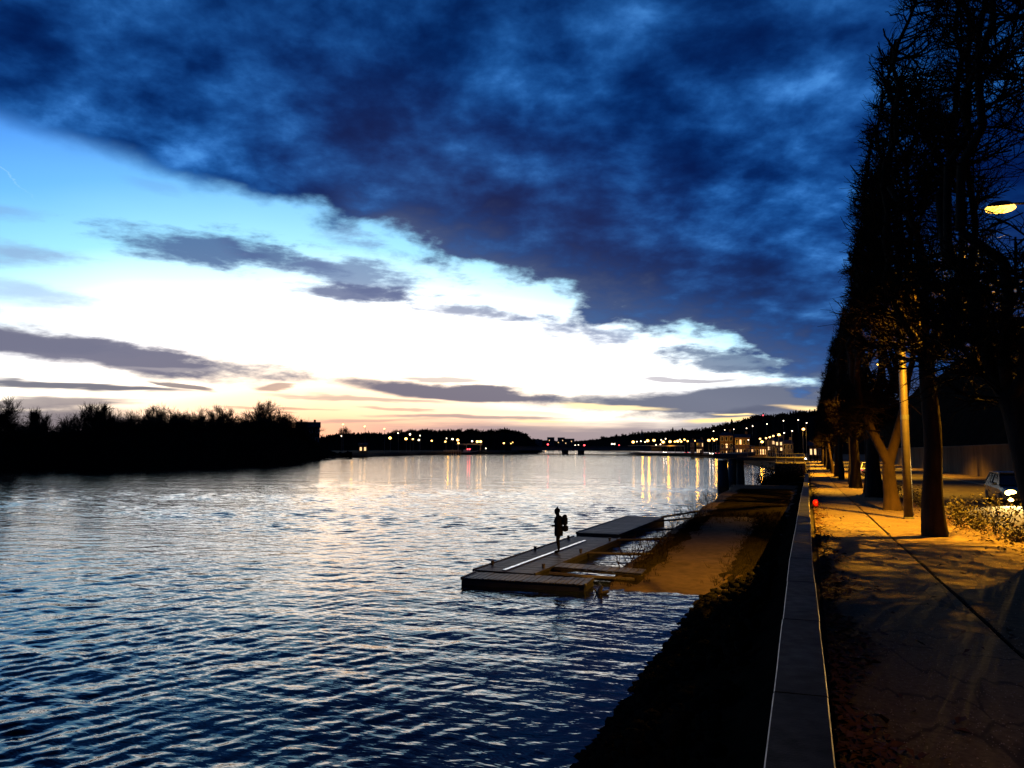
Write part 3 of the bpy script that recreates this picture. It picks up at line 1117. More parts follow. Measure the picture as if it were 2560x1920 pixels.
def make_tree(name, data, mt, mc):
    root = empty(name)
    (tv, tf), (cv, cf) = data
    mesh_np('trunk', tv, tf, mt, root, True)
    mesh_np('crown', cv, cf, mc, root)
    return root


ROW = 'clipped street trees along the quay'
protos = {}
protos['plain'] = make_tree('quay_tree', hedge_tree(3, 4.0, low=4.2, dens=1.12, r=0.225, clear=np.array([2.06, 1.74, 8.3])), M['bark'], M['twig'])
protos['fork'] = make_tree('quay_tree', hedge_tree(8, 4.4, low=3.4, fork=True, droop=30, r=0.27, dens=0.95, lat=(4.95, 6.5)), M['barkpale'], M['twig'])
protos['lean'] = make_tree('quay_tree', hedge_tree(21, 3.2, low=3.0, lean=-0.55, dens=1.15, r=0.26, lat=(5.8, 7.3), nlead=5), M['bark'], M['twig'])
protos['thick'] = make_tree('quay_tree', hedge_tree(33, 4.4, low=3.4, r=0.36, dens=0.78, lat=(6.4, 8.0)), M['bark'], M['twig'])
protos['thin'] = make_tree('quay_tree', hedge_tree(45, 4.2, low=3.8, lean=-0.5, droop=18, dens=0.7, r=0.17), M['barkpale'], M['twig'])
used = set()
spec = [  # x, y, kind, turn, scale, label
    (3.98, 16.4, 'lean', 0, 1.0, 'leaning tree whose trunk stands before the glaring car headlamp'),
    (2.79, 21.1, 'plain', 0, 1.0, 'dark straight tree trunk with flared foot between path and plants, next to the grey pole'),
    (2.79, 31.8, 'fork', 0, 1.0, 'pale forked tree with lamplit low branches behind the grey pole'),
    (3.05, 43.0, 'thick', 0, 1.0, 'thick dark trunk just beyond the pale forked tree'),
    (3.30, 48.6, 'thick', math.pi, 1.0, 'slim dark tree hard behind the thick dark trunk'),
    (2.95, 58.0, 'thick', math.pi, 0.96, 'broad dark trunk beside the parked car\'s red tail lamp'),
    (3.05, 64.6, 'plain', 0, 0.98, 'dark tree two trunks beyond the parked car\'s tail lamp'),
    (2.70, 76.0, 'plain', math.pi, 0.97, 'dark clipped tree further along the quay row'),
    (2.75, 86.0, 'thick', 0, 0.92, 'dark clipped tree further along the quay row'),
    (2.60, 97.0, 'thin', 0, 0.95, 'thin leaning pale tree with yellow lamplit twigs along the row'),
    (2.75, 108.0, 'plain', 0, 0.95, 'dark clipped tree further along the quay row'),
    (2.70, 120.0, 'thick', math.pi, 0.9, 'dark clipped tree further along the quay row'),
    (2.75, 134.0, 'plain', math.pi, 0.95, 'dark clipped tree further along the quay row'),
    (2.70, 148.0, 'plain', 0, 0.95, 'dark clipped tree further along the quay row'),
    (2.70, 164.0, 'thick', 0, 0.9, 'dark clipped tree further along the quay row'),
    (2.75, 182.0, 'plain', math.pi, 0.95, 'dark clipped tree further along the quay row'),
]
for x, y, kind, turn, sc, lab in spec:
    if kind in used:
        o = copy_tree(protos[kind])
    else:
        o = protos[kind]
        used.add(kind)
    o.location = (x, y, gzf(y))
    o.rotation_euler = (0, 0, turn)
    o.scale = (sc, sc, sc)
    tag(o, lab, 'tree', ROW)


# ------------------------------------------------------------------ bare trees across the water
def bare_tree(seed, H=13.0, spread=0.5, kind='vase', levels=4):
    rg = np.random.default_rng(seed)
    big, small = Segs(), Segs()

    def grow(p, d, L, r, lvl):
        n = 4
        pts, dd = wander(p, d, L, n, 0.10 + 0.03 * lvl, 0.06 if kind != 'poplar' else 0.16, rg)
        (big if lvl < 2 else small).path(pts, r, r * 0.62)
        if lvl >= levels:
            return
        nk = 3 if lvl < 2 else 4
        for k in range(nk + (1 if rg.random() < 0.5 else 0)):
            t = rg.uniform(0.35 if lvl else 0.55, 1.0) * n
            i = min(int(t), n - 1)
            q = pts[i] + (pts[i + 1] - pts[i]) * (t - i)
            ax = unit(np.cross(unit(pts[i + 1] - pts[i]), rg.normal(0, 1, 3)))
            nd = rot_about(unit(pts[i + 1] - pts[i]), ax, rg.uniform(0.5, 1.2) * spread)
            grow(q, nd, L * rg.uniform(0.55, 0.80), r * 0.58, lvl + 1)
        grow(pts[-1], dd, L * 0.72, r * 0.62, lvl + 1)
    grow(np.array([0, 0, -0.3]), np.array([rg.normal(0, 0.05), rg.normal(0, 0.05), 1.0]), H * 0.30, H * 0.017, 0)
    v1, f1 = big.arrays(5)
    v2, f2 = small.arrays(3)
    top = v2[:, 2].max()
    k = H / top
    return (v1 * k, f1), (v2 * k, f2)


far_protos = {
    'vase': make_tree('bare_tree', bare_tree(1, 13, 0.62, levels=5), M['twigfar'], M['twigfar']),
    'round': make_tree('bare_tree', bare_tree(2, 10, 0.85, levels=5), M['twigfar'], M['twigfar']),
    'tall': make_tree('bare_tree', bare_tree(5, 15, 0.50, levels=5), M['twigfar'], M['twigfar']),
    'poplar': make_tree('bare_tree', bare_tree(9, 14, 0.34, 'poplar', levels=5), M['twigfar'], M['twigfar']),
}
far_used = set()


def far_tree(kind, x, y, z, h, rz, label, group, sx=1.0, name='bare_tree'):
    H = {'vase': 13, 'round': 10, 'tall': 15, 'poplar': 14}[kind]
    if kind in far_used:
        o = copy_tree(far_protos[kind])
    else:
        o = far_protos[kind]
        far_used.add(kind)
    o.location = (float(x), float(y), float(z))
    o.rotation_euler = (0, 0, rz)
    s = h / H
    o.scale = (s * sx, s * sx, s)
    tag(o, label, 'tree', group)
    o.name = name
    return o


LBG = 'bare trees on the island bank'
lab = {'vase': 'spreading bare tree on the dark wooded bank across the river',
       'round': 'low round bare tree on the dark wooded bank across the river',
       'tall': 'tall upright bare tree on the dark wooded bank across the river',
       'poplar': 'narrow upright poplar on the dark bank across the river'}
# skyline of the wood: photo x, photo y of the top, depth
for px, py, dep, kind in [(-30, 955, 118, 'vase'), (10, 985, 116, 'vase'), (52, 1040, 130, 'round'), (83, 1012, 138, 'poplar'), (95, 1016, 139, 'poplar'), (109, 1027, 140, 'poplar'),
                          (75, 1032, 134, 'round'), (158, 1050, 130, 'round'), (190, 1028, 134, 'vase'), (212, 1004, 136, 'vase'), (238, 1002, 136, 'tall'), (262, 1000, 138, 'tall'),
                          (284, 1016, 138, 'vase'), (305, 1024, 140, 'round'), (330, 1022, 142, 'vase'), (352, 1018, 144, 'vase'), (380, 1008, 146, 'tall'),
                          (404, 1004, 146, 'vase'), (424, 1012, 148, 'round'), (446, 1022, 150, 'vase'), (470, 1020, 152, 'vase'), (494, 1014, 154, 'round'),
                          (516, 1020, 156, 'vase'), (538, 1020, 158, 'tall'), (556, 1008, 160, 'tall'), (578, 1024, 162, 'vase'), (600, 1034, 166, 'round'),
                          (622, 1030, 168, 'vase'), (648, 1008, 176, 'vase'), (668, 994, 178, 'tall'), (690, 1014, 182, 'round'), (716, 1028, 190, 'vase'), (738, 1036, 196, 'round')]:
    top = at(px, py, dep * 1.38)
    z0 = -0.8
    far_tree(kind, top[0], top[1], z0, top[2] - z0, random.uniform(0, 6.28), lab[kind], LBG,
             1.35 if kind == 'round' else (0.75 if kind == 'poplar' else 1.0))

# solid undergrowth of the wood: lumpy thicket with a ragged edge
def thicket(name, pts, seed, thickness, m, label, lumps=1.5):
    """pts: photo x, photo y of the crest, depth -> ridge of bushes standing on the bank"""
    P = [np.array([*at(x, y, d)]) for x, y, d in pts]
    n = 260
    ts = np.linspace(0, len(P) - 1, n)
    C_ = np.array([P[min(int(t), len(P) - 2)] * (1 - (t - min(int(t), len(P) - 2))) + P[min(int(t), len(P) - 2) + 1] * (t - min(int(t), len(P) - 2)) for t in ts])
    prof = [(-1.0, -0.55), (-0.85, 0.35), (-0.6, 0.72), (-0.3, 0.93), (0.0, 1.0), (0.4, 0.9), (0.8, 0.5), (1.0, -0.3)]
    A = np.zeros((n, len(prof), 3))
    for i in range(n):
        c = C_[i]
        out = unit(np.array([c[0], c[1], 0]))
        h = c[2] + 1.0
        for j, (o_, z_) in enumerate(prof):
            q = c[:2] + out[:2] * (o_ + 1.0) * thickness * 0.5
            A[i, j, :2] = q
            A[i, j, 2] = -1.0 + h * z_
    nz = fbm(A[..., 0] * 0.30, A[..., 1] * 0.30 + A[..., 2] * 0.5, seed, 5)
    A[..., 2] += lumps * nz
    A[..., 0] += 0.8 * fbm(A[..., 1] * 0.5, A[..., 2] * 0.7, seed + 5, 3)
    o = grid(name, A, m, kind='stuff')
    if label:
        tag(o, label, 'undergrowth')
    return o


thicket('undergrowth', [(-260, 1070, 149), (-60, 1070, 155), (60, 1076, 168), (150, 1078, 174), (260, 1062, 179), (400, 1058, 190), (520, 1066, 201), (600, 1068, 215), (680, 1056, 232), (740, 1076, 258), (780, 1094, 283), (810, 1118, 296), (850, 1138, 306), (880, 1146, 313)],
        71, 16, M['thicket'], 'dark mass of undergrowth beneath the bare trees across the river')
# loose twigs fringing the undergrowth
rgf = np.random.default_rng(77)
sg = Segs()
for px0, py0, d0, px1, py1, d1_ in [(-100, 1066, 112, 150, 1072, 126), (150, 1074, 126, 400, 1046, 138), (400, 1046, 138, 600, 1058, 156), (600, 1058, 156, 700, 1046, 170), (700, 1055, 175, 800, 1108, 214)]:
    for k in range(520):
        t = rgf.random()
        c = at(px0 + (px1 - px0) * t, py0 + (py1 - py0) * t + rgf.uniform(0, 22), (d0 + (d1_ - d0) * t) * 1.36 + rgf.uniform(0, 5))
        pts, _ = wander(c, np.array([rgf.normal(0, 0.4), rgf.normal(0, 0.4), 1.0]), rgf.uniform(0.8, 2.6), 3, 0.18, 0.0, rgf)
        sg.path(pts, 0.05, 0.02)
v, f = sg.arrays(3)
tag(mesh_np('undergrowth', v, f, M['twigfar']), 'bare twigs fringing the undergrowth across the river', 'undergrowth', kind='stuff')


# ------------------------------------------------------------------ far hills
def ridge(name, pts, m, seed, foot, depth_back=160, lump=3.0, foot_z=-1.5):
    n = 300
    xs = np.linspace(pts[0][0], pts[-1][0], n)
    px_ = [p[0] for p in pts]
    ys_ = np.interp(xs, px_, [p[1] for p in pts])
    ds_ = np.interp(xs, px_, [p[2] for p in pts])
    prof = [(-1.0, 0.0), (-0.7, 0.30), (-0.45, 0.58), (-0.2, 0.84), (0, 1.0), (0.4, 1.0), (1.0, 0.6)]
    A = np.zeros((n, len(prof), 3))
    for i in range(n):
        c = at(xs[i], ys_[i], ds_[i])
        out = unit(np.array([c[0], c[1], 0]))
        for j, (o_, z_) in enumerate(prof):
            q = c[:2] + out[:2] * (o_ * (foot if o_ < 0 else depth_back))
            A[i, j, :2] = q
            A[i, j, 2] = foot_z + (c[2] - foot_z) * z_
    A[:, 1:6, 2] += lump * fbm(xs[:, None] * 0.11 + 0 * A[:, 1:6, 0], A[:, 1:6, 1] * 0.02, seed, 5)
    return grid(name, A, m, kind='structure')


HILL_R = [(1318, 1108, 1700), (1420, 1106, 1600), (1460, 1103, 1400), (1500, 1097, 1150), (1545, 1091, 960), (1600, 1088, 780), (1680, 1083, 700), (1745, 1080, 660), (1790, 1073, 630), (1850, 1060, 600),
          (1890, 1047, 580), (1960, 1042, 560), (2040, 1036, 540), (2200, 1020, 480), (2600, 960, 380)]
ridge('hill', HILL_R, M['wood'], 81, 150)
HILL_L = [(740, 1104, 480), (800, 1100, 500), (850, 1089, 520), (900, 1089, 540), (960, 1088, 560), (1000, 1083, 580), (1060, 1079, 600), (1120, 1081, 610), (1180, 1079, 620), (1215, 1083, 620),
          (1250, 1078, 620), (1275, 1077, 620), (1300, 1083, 620), (1320, 1094, 620), (1334, 1106, 620), (1342, 1122, 620)]
ridge('hill', HILL_L, M['wood'], 91, 70, 60)
ridge('hill', [(1290, 1104, 1900), (1340, 1099, 1900), (1400, 1101, 1900), (1500, 1103, 1900), (1600, 1100, 1900)], M['wood'], 95, 300, 200, 4.0)

# ragged canopy along the hills (reads as one wood)
sg = Segs()
rgf = np.random.default_rng(78)


def canopy(pts, n, h0, h1, r):
    px_ = [p[0] for p in pts]
    for k in range(n):
        x = rgf.uniform(px_[0], px_[-1])
        y_ = np.interp(x, px_, [p[1] for p in pts]) + abs(rgf.normal(0, 6)) + 1
        d = np.interp(x, px_, [p[2] for p in pts]) - 6
        c = at(x, y_, d)
        H = rgf.uniform(h0, h1) * 0.62
        for j in range(13):
            dd = unit(np.array([rgf.normal(0, 1), rgf.normal(0, 1), abs(rgf.normal(0, 0.8)) + 0.1]))
            pts2, _ = wander(c, dd, H * rgf.uniform(0.75, 1), 2, 0.15, 0.0, rgf)
            sg.path(pts2, r * 1.3, r * 0.6)


canopy(HILL_R[1:13], 620, 4, 9, 0.45)
canopy(HILL_L, 560, 3, 7, 0.4)
v, f = sg.arrays(3)
tag(mesh_np('woodland', v, f, M['twigfar']), 'far wooded skyline of bare treetops on the hills', 'woodland', kind='stuff')
# single trees that stand out on the far skyline
for px, py, dep, kind, base, lb in [(860, 1064, 345, 'round', 1100, 'round bare tree with a street lamp shining through its top'),
                                    (988, 1072, 470, 'round', 1090, 'small round tree above the far left roadside lamps'),
                                    (1028, 1071, 480, 'round', 1090, 'broad round tree on the far left skyline'),
                                    (1180, 1069, 500, 'vase', 1090, 'bushy tree above the lit landing stage'),
                                    (1148, 1071, 500, 'poplar', 1090, 'narrow dark tree above the lit landing stage'),
                                    (1811, 1052, 480, 'round', 1078, 'lone spreading tree standing on the right hill crest')]:
    t_ = at(px, py, dep)
    bz = at(px, base, dep)[2]
    far_tree(kind, t_[0], t_[1], bz, t_[2] - bz, 1.0, lb, None, 1.3 if kind == 'round' else (0.7 if kind == 'poplar' else 1.0))


def conifer(px, py, dep, base, label):
    t_ = at(px, py, dep)
    bz = at(px, base, dep)[2]
    h = t_[2] - bz
    root = empty('conifer', (t_[0], t_[1], bz))
    tag(root, label, 'tree')
    MB().tube([(0, 0, 0), (0, 0, h * 0.96)], [h * 0.03, h * 0.006], 6).build('trunk', M['twigfar'], root)
    s_ = Segs()
    rg = np.random.default_rng(int(px))
    for k in range(240):
        z = h * rg.uniform(0.08, 0.98)
        w = rg.uniform(0, 6.28)
        L = (h - z) * 0.32 + 0.2
        a = np.array([0, 0, z])
        s_.path([a, a + np.array([math.cos(w) * L * .6, math.sin(w) * L * .6, -0.05 * L]), a + np.array([math.cos(w) * L, math.sin(w) * L, -0.3 * L])], h * 0.03, h * 0.012)
    v, f = s_.arrays(3)
    mesh_np('crown', v, f, M['twigfar'], root)


conifer(1682, 1068, 500, 1088, 'pointed conifer on the right bank skyline')
conifer(1829, 1047, 480, 1075, 'dark column-like conifer next to the lone spreading tree on the hill')
conifer(1706, 1069, 500, 1086, 'leaning ragged conifer on the right bank skyline')

# ================================================================== floating dock
DZ = -2.55


def pontoon(name, x0, x1, y0, y1, top, thick, label, planks_along='y', board=0.19, skew=0.0):
    """timber-decked float: hull, kerb rails and single deck boards"""
    root = empty(name, ((x0 + x1) / 2, (y0 + y1) / 2, WATER_Z), skew)
    tag(root, label, 'pontoon')
    w, l = x1 - x0, y1 - y0
    h = top - WATER_Z
    MB().bbox((0, 0, h - 0.05 - thick / 2), (w - 0.04, l - 0.04, thick), 0.03).build('hull', M['float'], root)
    for s in (-1, 1):
        MB().bbox((s * (w / 2 - 0.04), 0, h - 0.02), (0.08, l, 0.10), 0.012).build('edge_rail', M['deck'], root)
    me = None
    run, across = (l, w) if planks_along == 'y' else (w, l)
    n = int(run / board)
    for i in range(n):
        t = -run / 2 + board * (i + 0.5)
        if me is None:
            d = (across - 0.17, board - 0.024, 0.036) if planks_along == 'y' else (board - 0.024, across - 0.02, 0.036)
            o = MB().bbox((0, 0, 0), d, 0.004).build('deck_board', M['deck'], root)
            me = o.data
        else:
            o = link(bpy.data.objects.new('deck_board', me), root)
        dz = random.uniform(-0.004, 0.004)
        o.location = (0, t, h - 0.018 + dz) if planks_along == 'y' else (t, 0, h - 0.018 + dz)
        o.rotation_euler = (random.uniform(-0.01, 0.01), 0, random.uniform(-0.003, 0.003))
    return root


main_dock = pontoon('floating_dock', -11.0, -8.6, 25.15, 36.3, DZ, 0.34, 'long decked pontoon on which the person stands', skew=R(-2.0))
pontoon('floating_dock', -10.95, -6.70, 23.7, 25.0, DZ - 0.02, 0.36, 'short cross pontoon closing the open end of the long dock', 'x', skew=R(3.0))
far_float = pontoon('floating_dock', -10.75, -8.45, 37.2, 47.3, DZ + 0.08, 0.42, 'taller dark pontoon moored beyond the long decked dock', skew=R(-2.2))
o = MB().bbox((0, 0, 0), (0.15, 9.3, 0.035), 0.008).build('metal_strip', M['steel'], main_dock)
o.location = (-0.05, -0.75, DZ - WATER_Z + 0.022)
o['label'] = 'bright metal strip running along the deck'
for s in (-1, 1):
    for yv in (-4.3, 0, 4.3):
        MB().tube([(s * 1.0, yv, DZ - WATER_Z), (s * 1.0, yv, DZ - WATER_Z + 0.16)], [0.05, 0.07], 8).build('mooring_bollard', M['rust'], main_dock)


def bar(name, p, q, r, label, cat, m='rust', flat=None, group=None):
    p, q = np.array(p, float), np.array(q, float)
    d = q - p
    root = empty(name, p)
    tag(root, label, cat, group)
    b = MB()
    if flat is None:
        b.tube([(0, 0, 0), tuple(d * 0.5 + np.array([0, 0, -0.02])), tuple(d)], r, 8)
        b.build('pole', M[m], root)
    else:
        L = np.linalg.norm(d[:2])
        a = math.atan2(d[1], d[0])
        n = int(L / 0.24)
        me = None
        for i in range(n):
            t = (i + 0.5) / n
            if me is None:
                o = MB().bbox((0, 0, 0), (L / n - 0.012, flat, 0.03), 0.004).build('plank', M['deck'], root)
                me = o.data
            else:
                o = link(bpy.data.objects.new('plank', me), root)
            o.location = tuple(d * t)
            o.rotation_euler = (0, 0, a)
        for s in (-1, 1):
            off = np.array([-math.sin(a), math.cos(a), 0]) * s * (flat / 2 - 0.06)
            MB().tube([tuple(off + [0, 0, -0.07]), tuple(d + off + [0, 0, -0.07])], 0.05, 6).build('beam', M[m], root)
    return root


bar('gangway', (-8.65, 27.1, DZ + 0.03), (-5.5, 27.2, -2.60), 0, 'pale planked gangway from the long dock to the ramp', 'gangway', flat=1.0)
MPG = 'mooring poles between dock and bank'
bar('mooring_pole', (-8.5, 25.7, -2.62), (-5.6, 26.0, -2.70), 0.08, 'dark beam lying below the pale gangway', 'pole', group=MPG)
bar('mooring_pole', (-8.6, 31.0, -2.58), (-5.9, 31.1, -2.50), 0.055, 'thin pole reaching ashore level with the standing person', 'pole', group=MPG)
bar('mooring_pole', (-8.5, 35.6, -2.56), (-5.9, 36.2, -2.42), 0.055, 'thin pole reaching ashore from where the two docks meet', 'pole', group=MPG)
bar('mooring_pole', (-8.45, 39.5, -2.50), (-6.0, 40.4, -2.40), 0.055, 'thin pole reaching ashore from the middle of the taller pontoon', 'pole', group=MPG)
bar('mooring_pole', (-8.4, 44.5, -2.48), (-6.1, 46.5, -2.36), 0.055, 'thin pole reaching ashore near the far end of the taller pontoon', 'pole', group=MPG)
bar('mooring_pole', (-8.4, 47.0, -2.45), (-6.2, 52.0, -2.30), 0.065, 'longest slanting pole at the far corner of the taller pontoon', 'pole', group=MPG)
# debris on the waterline
b = MB()
b.tube([(0, 0, -0.2), (0.03, 0.02, 0.10), (0.10, 0.03, 0.24)], [0.10, 0.08, 0.05], 7)
b.tube([(0.05, 0, 0.0), (0.30, 0.06, 0.08)], [0.07, 0.05], 6)
b.tube([(-0.05, 0, 0.0), (-0.16, 0.0, 0.16)], [0.04, 0.02], 5)
o = b.build('driftwood', M['rust'])
o.location = on(1497, 1484, WATER_Z)
tag(o, 'small dark stump of driftwood in the water by the short pontoon', 'driftwood')
b = MB()
rgd = np.random.default_rng(4)
for i in range(2):
    b.tube([(i * 0.35, -0.4, 0.03), (i * 0.35 + 0.05, 0.1, 0.07), (i * 0.35 + 0.16, 0.6, 0.04)], [0.03, 0.05, 0.02], 6)
o = b.build('driftwood', M['barkpale'])
o.location = (-2.75, 27.3, float(lz(27.3)) + 0.0)
tag(o, 'two pale sticks washed up on the lower ramp', 'driftwood')


# ------------------------------------------------------------------ people
def person(name, loc, rz, label, pose, coat_m, parts=True, scale=1.0):
    """body grown over a skeleton; faces local +Y"""
    root = empty(name, loc, rz)
    tag(root, label, 'person')
    root.scale = (scale, scale, scale)
    V, E_, Rr = [], [], []

    def add(p, r, parent=None):
        V.append(p)
        Rr.append(r)
        if parent is not None:
            E_.append((parent, len(V) - 1))
        return len(V) - 1
    pel = add((0, 0, 0.93), 0.150)
    sp = add((0, 0.01, 1.12), 0.145, pel)
    ch = add((0, 0.0, 1.33), 0.165, sp)
    nk = add((0, 0.02, 1.49), 0.066, ch)
    hb = add((0, 0.05, 1.575), 0.085, nk)
    hd = add((0, 0.065, 1.655), 0.100, hb)
    add((0, 0.055, 1.725), 0.070, hd)
    add((0, 0.175, 1.64), 0.016, hd)
    for s in (-1, 1):
        add((s * 0.100, 0.05, 1.645), 0.018, hd)
        hip = add((s * 0.088, 0.0, 0.86), 0.098, pel)
        kn = add((s * (0.085), pose['knee'][0 if s < 0 else 1], 0.48), 0.068, hip)
        ca = add((s * 0.085, pose['knee'][0 if s < 0 else 1] - 0.035, 0.33), 0.062, kn)
        an = add((s * 0.090, pose['foot'][0 if s < 0 else 1], 0.10), 0.046, ca)
        ba = add((s * 0.095, pose['foot'][0 if s < 0 else 1] + 0.10, 0.055), 0.046, an)
        add((s * 0.100, pose['foot'][0 if s < 0 else 1] + 0.19, 0.045), 0.036, ba)
        sh = add((s * 0.185, 0.0, 1.42), 0.078, ch)
        elb = add((s * 0.245, pose['elbow'][0], pose['elbow'][1]), 0.052, sh)
        wr = add((s * pose['wrist'][0], pose['wrist'][1], pose['wrist'][2]), 0.034, elb)
        pm = add((s * (pose['wrist'][0] - 0.02), pose['wrist'][1] + 0.07, pose['wrist'][2]), 0.030, wr)
        for k in range(4):
            o1 = add((s * (pose['wrist'][0] - 0.02) + (k - 1.5) * 0.02, pose['wrist'][1] + 0.125, pose['wrist'][2] + 0.004), 0.0095, pm)
            add((s * (pose['wrist'][0] - 0.03) + (k - 1.5) * 0.018, pose['wrist'][1] + 0.155 - 0.006 * abs(k - 1.3), pose['wrist'][2] - 0.03), 0.0085, o1)
        o1 = add((s * (pose['wrist'][0] - 0.06), pose['wrist'][1] + 0.07, pose['wrist'][2] + 0.012), 0.011, pm)
        add((s * (pose['wrist'][0] - 0.075), pose['wrist'][1] + 0.11, pose['wrist'][2] + 0.0), 0.009, o1)
    me = bpy.data.meshes.new('body')
    me.from_pydata(V, E_, [])
    ob = bpy.data.objects.new('body', me)
    col.objects.link(ob)
    sk = ob.modifiers.new('skin', 'SKIN')
    for i, r in enumerate(Rr):
        me.skin_vertices[0].data[i].radius = (r, r)
    me.skin_vertices[0].data[0].use_root = True
    ss_ = ob.modifiers.new('sub', 'SUBSURF')
    ss_.levels = ss_.render_levels = 2
    dg = bpy.context.evaluated_depsgraph_get()
    dg.update()
    nm = bpy.data.meshes.new_from_object(ob.evaluated_get(dg))
    nm.name = 'body'
    bpy.data.objects.remove(ob)
    nm.materials.clear()
    nm.materials.append(M['coat'])
    link(bpy.data.objects.new('body', nm), root)
    # coat: a shell from collar to thigh
    sec = [(0.70, 0.19, 0.165, 0.0), (0.85, 0.205, 0.18, 0.0), (1.0, 0.20, 0.175, 0.0), (1.15, 0.195, 0.17, 0.0), (1.3, 0.215, 0.185, 0.0), (1.41, 0.20, 0.16, 0.0), (1.48, 0.115, 0.11, 0.01), (1.53, 0.085, 0.085, 0.02)]
    k = 16
    vs, fs = [], []
    for z, rx, ry, yo in sec:
        for j in range(k):
            w = 2 * math.pi * j / k
            wv = 1 + 0.03 * math.sin(4 * w + z * 9)
            vs.append((rx * wv * math.cos(w), yo + ry * wv * math.sin(w), z))
    for i in range(len(sec) - 1):
        for j in range(k):
            fs.append((i * k + j, i * k + (j + 1) % k, (i + 1) * k + (j + 1) % k, (i + 1) * k + j))
    MB().add(vs, fs).build('coat', coat_m, root, True)
    if parts:
        b = MB()
        b.lathe([(0.108, 0.0), (0.112, 0.05), (0.10, 0.10), (0.06, 0.145), (0.02, 0.16)], (0, 0.055, 1.665), 14, 1.0, 1.08)
        b.ball((0, 0.05, 1.845), 0.035, 8, 6)
        b.build('beanie', coat_m, root, True)
    return root


pf = on(1397, 1383, DZ)
face = math.atan2(-FH[0], FH[1])              # heading of the camera
prz = face + R(72)                            # turned to its left, looking over the river
p = person('person', (pf[0], pf[1], DZ), prz, 'dark figure with beanie and backpack standing on the long floating dock',
           {'knee': (0.03, 0.06), 'foot': (-0.03, 0.02), 'elbow': (0.0, 1.15), 'wrist': (0.13, 0.20, 1.10)}, M['coat'])
# backpack and hip bag carried by the figure
b = MB()
b.bbox((0, -0.27, 1.30), (0.30, 0.17, 0.34), 0.05)
b.tube([(-0.15, -0.25, 1.47), (0.0, -0.27, 1.50), (0.15, -0.25, 1.47)], 0.075, 8)
for s in (-1, 1):
    b.tube([(s * 0.1, -0.19, 1.42), (s * 0.11, -0.05, 1.50), (s * 0.11, 0.12, 1.42), (s * 0.12, 0.18, 1.25), (s * 0.13, -0.17, 1.14)], 0.014, 5)
o = b.build('backpack', M['coat'])
o.location, o.rotation_euler = (pf[0], pf[1], DZ), (0, 0, prz)
tag(o, 'dark backpack on the back of the figure on the dock', 'backpack')
b = MB()
b.bbox((0.05, -0.27, 1.00), (0.28, 0.20, 0.24), 0.05)
b.tube([(0.1, -0.2, 1.1), (0.16, -0.1, 1.35), (0.05, 0.0, 1.5), (-0.12, 0.14, 1.33), (-0.14, 0.06, 1.1)], 0.012, 5)
o = b.build('shoulder_bag', M['coat'])
o.location, o.rotation_euler = (pf[0], pf[1], DZ), (0, 0, prz)
tag(o, 'dark slouchy bag hanging at the hip of the figure on the dock', 'bag')
for px, py, lb, sc in [(2027, 1150, 'walker in a dark coat far along the lamplit footpath, on the parapet side', 1.0), (2037, 1150, 'walker in a dark coat far along the lamplit footpath, middle of the three', 1.03),
                       (2043, 1149.5, 'walker in a dark coat far along the lamplit footpath, on the tree side', 0.98)]:
    yv = 186.0
    q = at(px, py, 1.0) - CAM
    xv = q[0] / q[1] * yv
    person('person', (xv, yv, gzf(yv)), R(180), lb, {'knee': (0.10, -0.02), 'foot': (0.14, -0.14), 'elbow': (-0.05, 1.14), 'wrist': (0.24, 0.05, 0.92)}, M['coat'], False, sc)


# ------------------------------------------------------------------ street lamps on the quay
def quay_lamp(y, label, power):
    z = gzf(y)
    root = empty('street_lamp', (5.95, y, z))
    tag(root, label, 'lamp', 'street lamps along the quay road')
    MB().tube([(0, 0, -0.1), (0, 0, 0.9), (0, 0, 1.0), (0, 0, 8.0)], [0.10, 0.10, 0.075, 0.055], 10).build('pole', M['lampmetal'], root)
    MB().tube([(0, 0, 7.95), (-0.12, 0, 8.28), (-0.4, 0, 8.42), (-0.85, 0, 8.45)], 0.035, 8).build('arm', M['lampmetal'], root)
    b = MB()
    b.lathe([(0.02, 0.17), (0.12, 0.15), (0.19, 0.07), (0.20, 0.0)][::-1], (-1.1, 0, 8.38), 16, 1.65, 1.0)
    hd = b.build('lamp_head', M['lampmetal'], root, True)
    MB().ball((-1.1, 0, 8.36), (0.36, 0.20, 0.13), 14, 8).build('lens', M['lens'], hd, True)
    ld = bpy.data.lights.new('lamp_light', 'SPOT')
    ld.energy = power
    ld.color = SOD
    ld.spot_size = R(128)
    ld.spot_blend = 0.45
    ld.shadow_soft_size = 0.10
    lo = bpy.data.objects.new('lamp_light', ld)
    link(lo, root)
    lo.location = (-1.1, 0, 8.24)
    return root


PW = 105000
quay_lamp(22.84, 'sodium street lamp glowing high above the car headlamp, among branches', PW)
quay_lamp(57.2, 'sodium street lamp glowing through branches above the pale forked tree', PW * 0.7)
quay_lamp(-5.5, 'sodium street lamp standing on the quay road behind the photographer', PW * 0.06)
for yv in (91.6, 126, 160, 195):
    quay_lamp(yv, 'sodium street lamp further along the quay road', PW)
# plain pole among the trees
root = empty('utility_pole', (2.86, 27.1, gzf(27.1)))
tag(root, 'tall plain grey pole standing between the dark trunk and the pale forked tree', 'pole')
MB().tube([(0, 0, -0.2), (0, 0, 3.0), (0.0, 0, 10.5)], [0.135, 0.118, 0.08], 14).build('shaft', M['pole'], root, True)
MB().tube([(0, 0, 3.1), (0, 0, 3.25)], 0.125, 14).build('band', M['lampmetal'], root)
MB().lathe([(0.155, 0.0), (0.15, 0.06), (0.13, 0.07)], (0, 0, -0.01), 14).build('collar', M['concrete'], root)

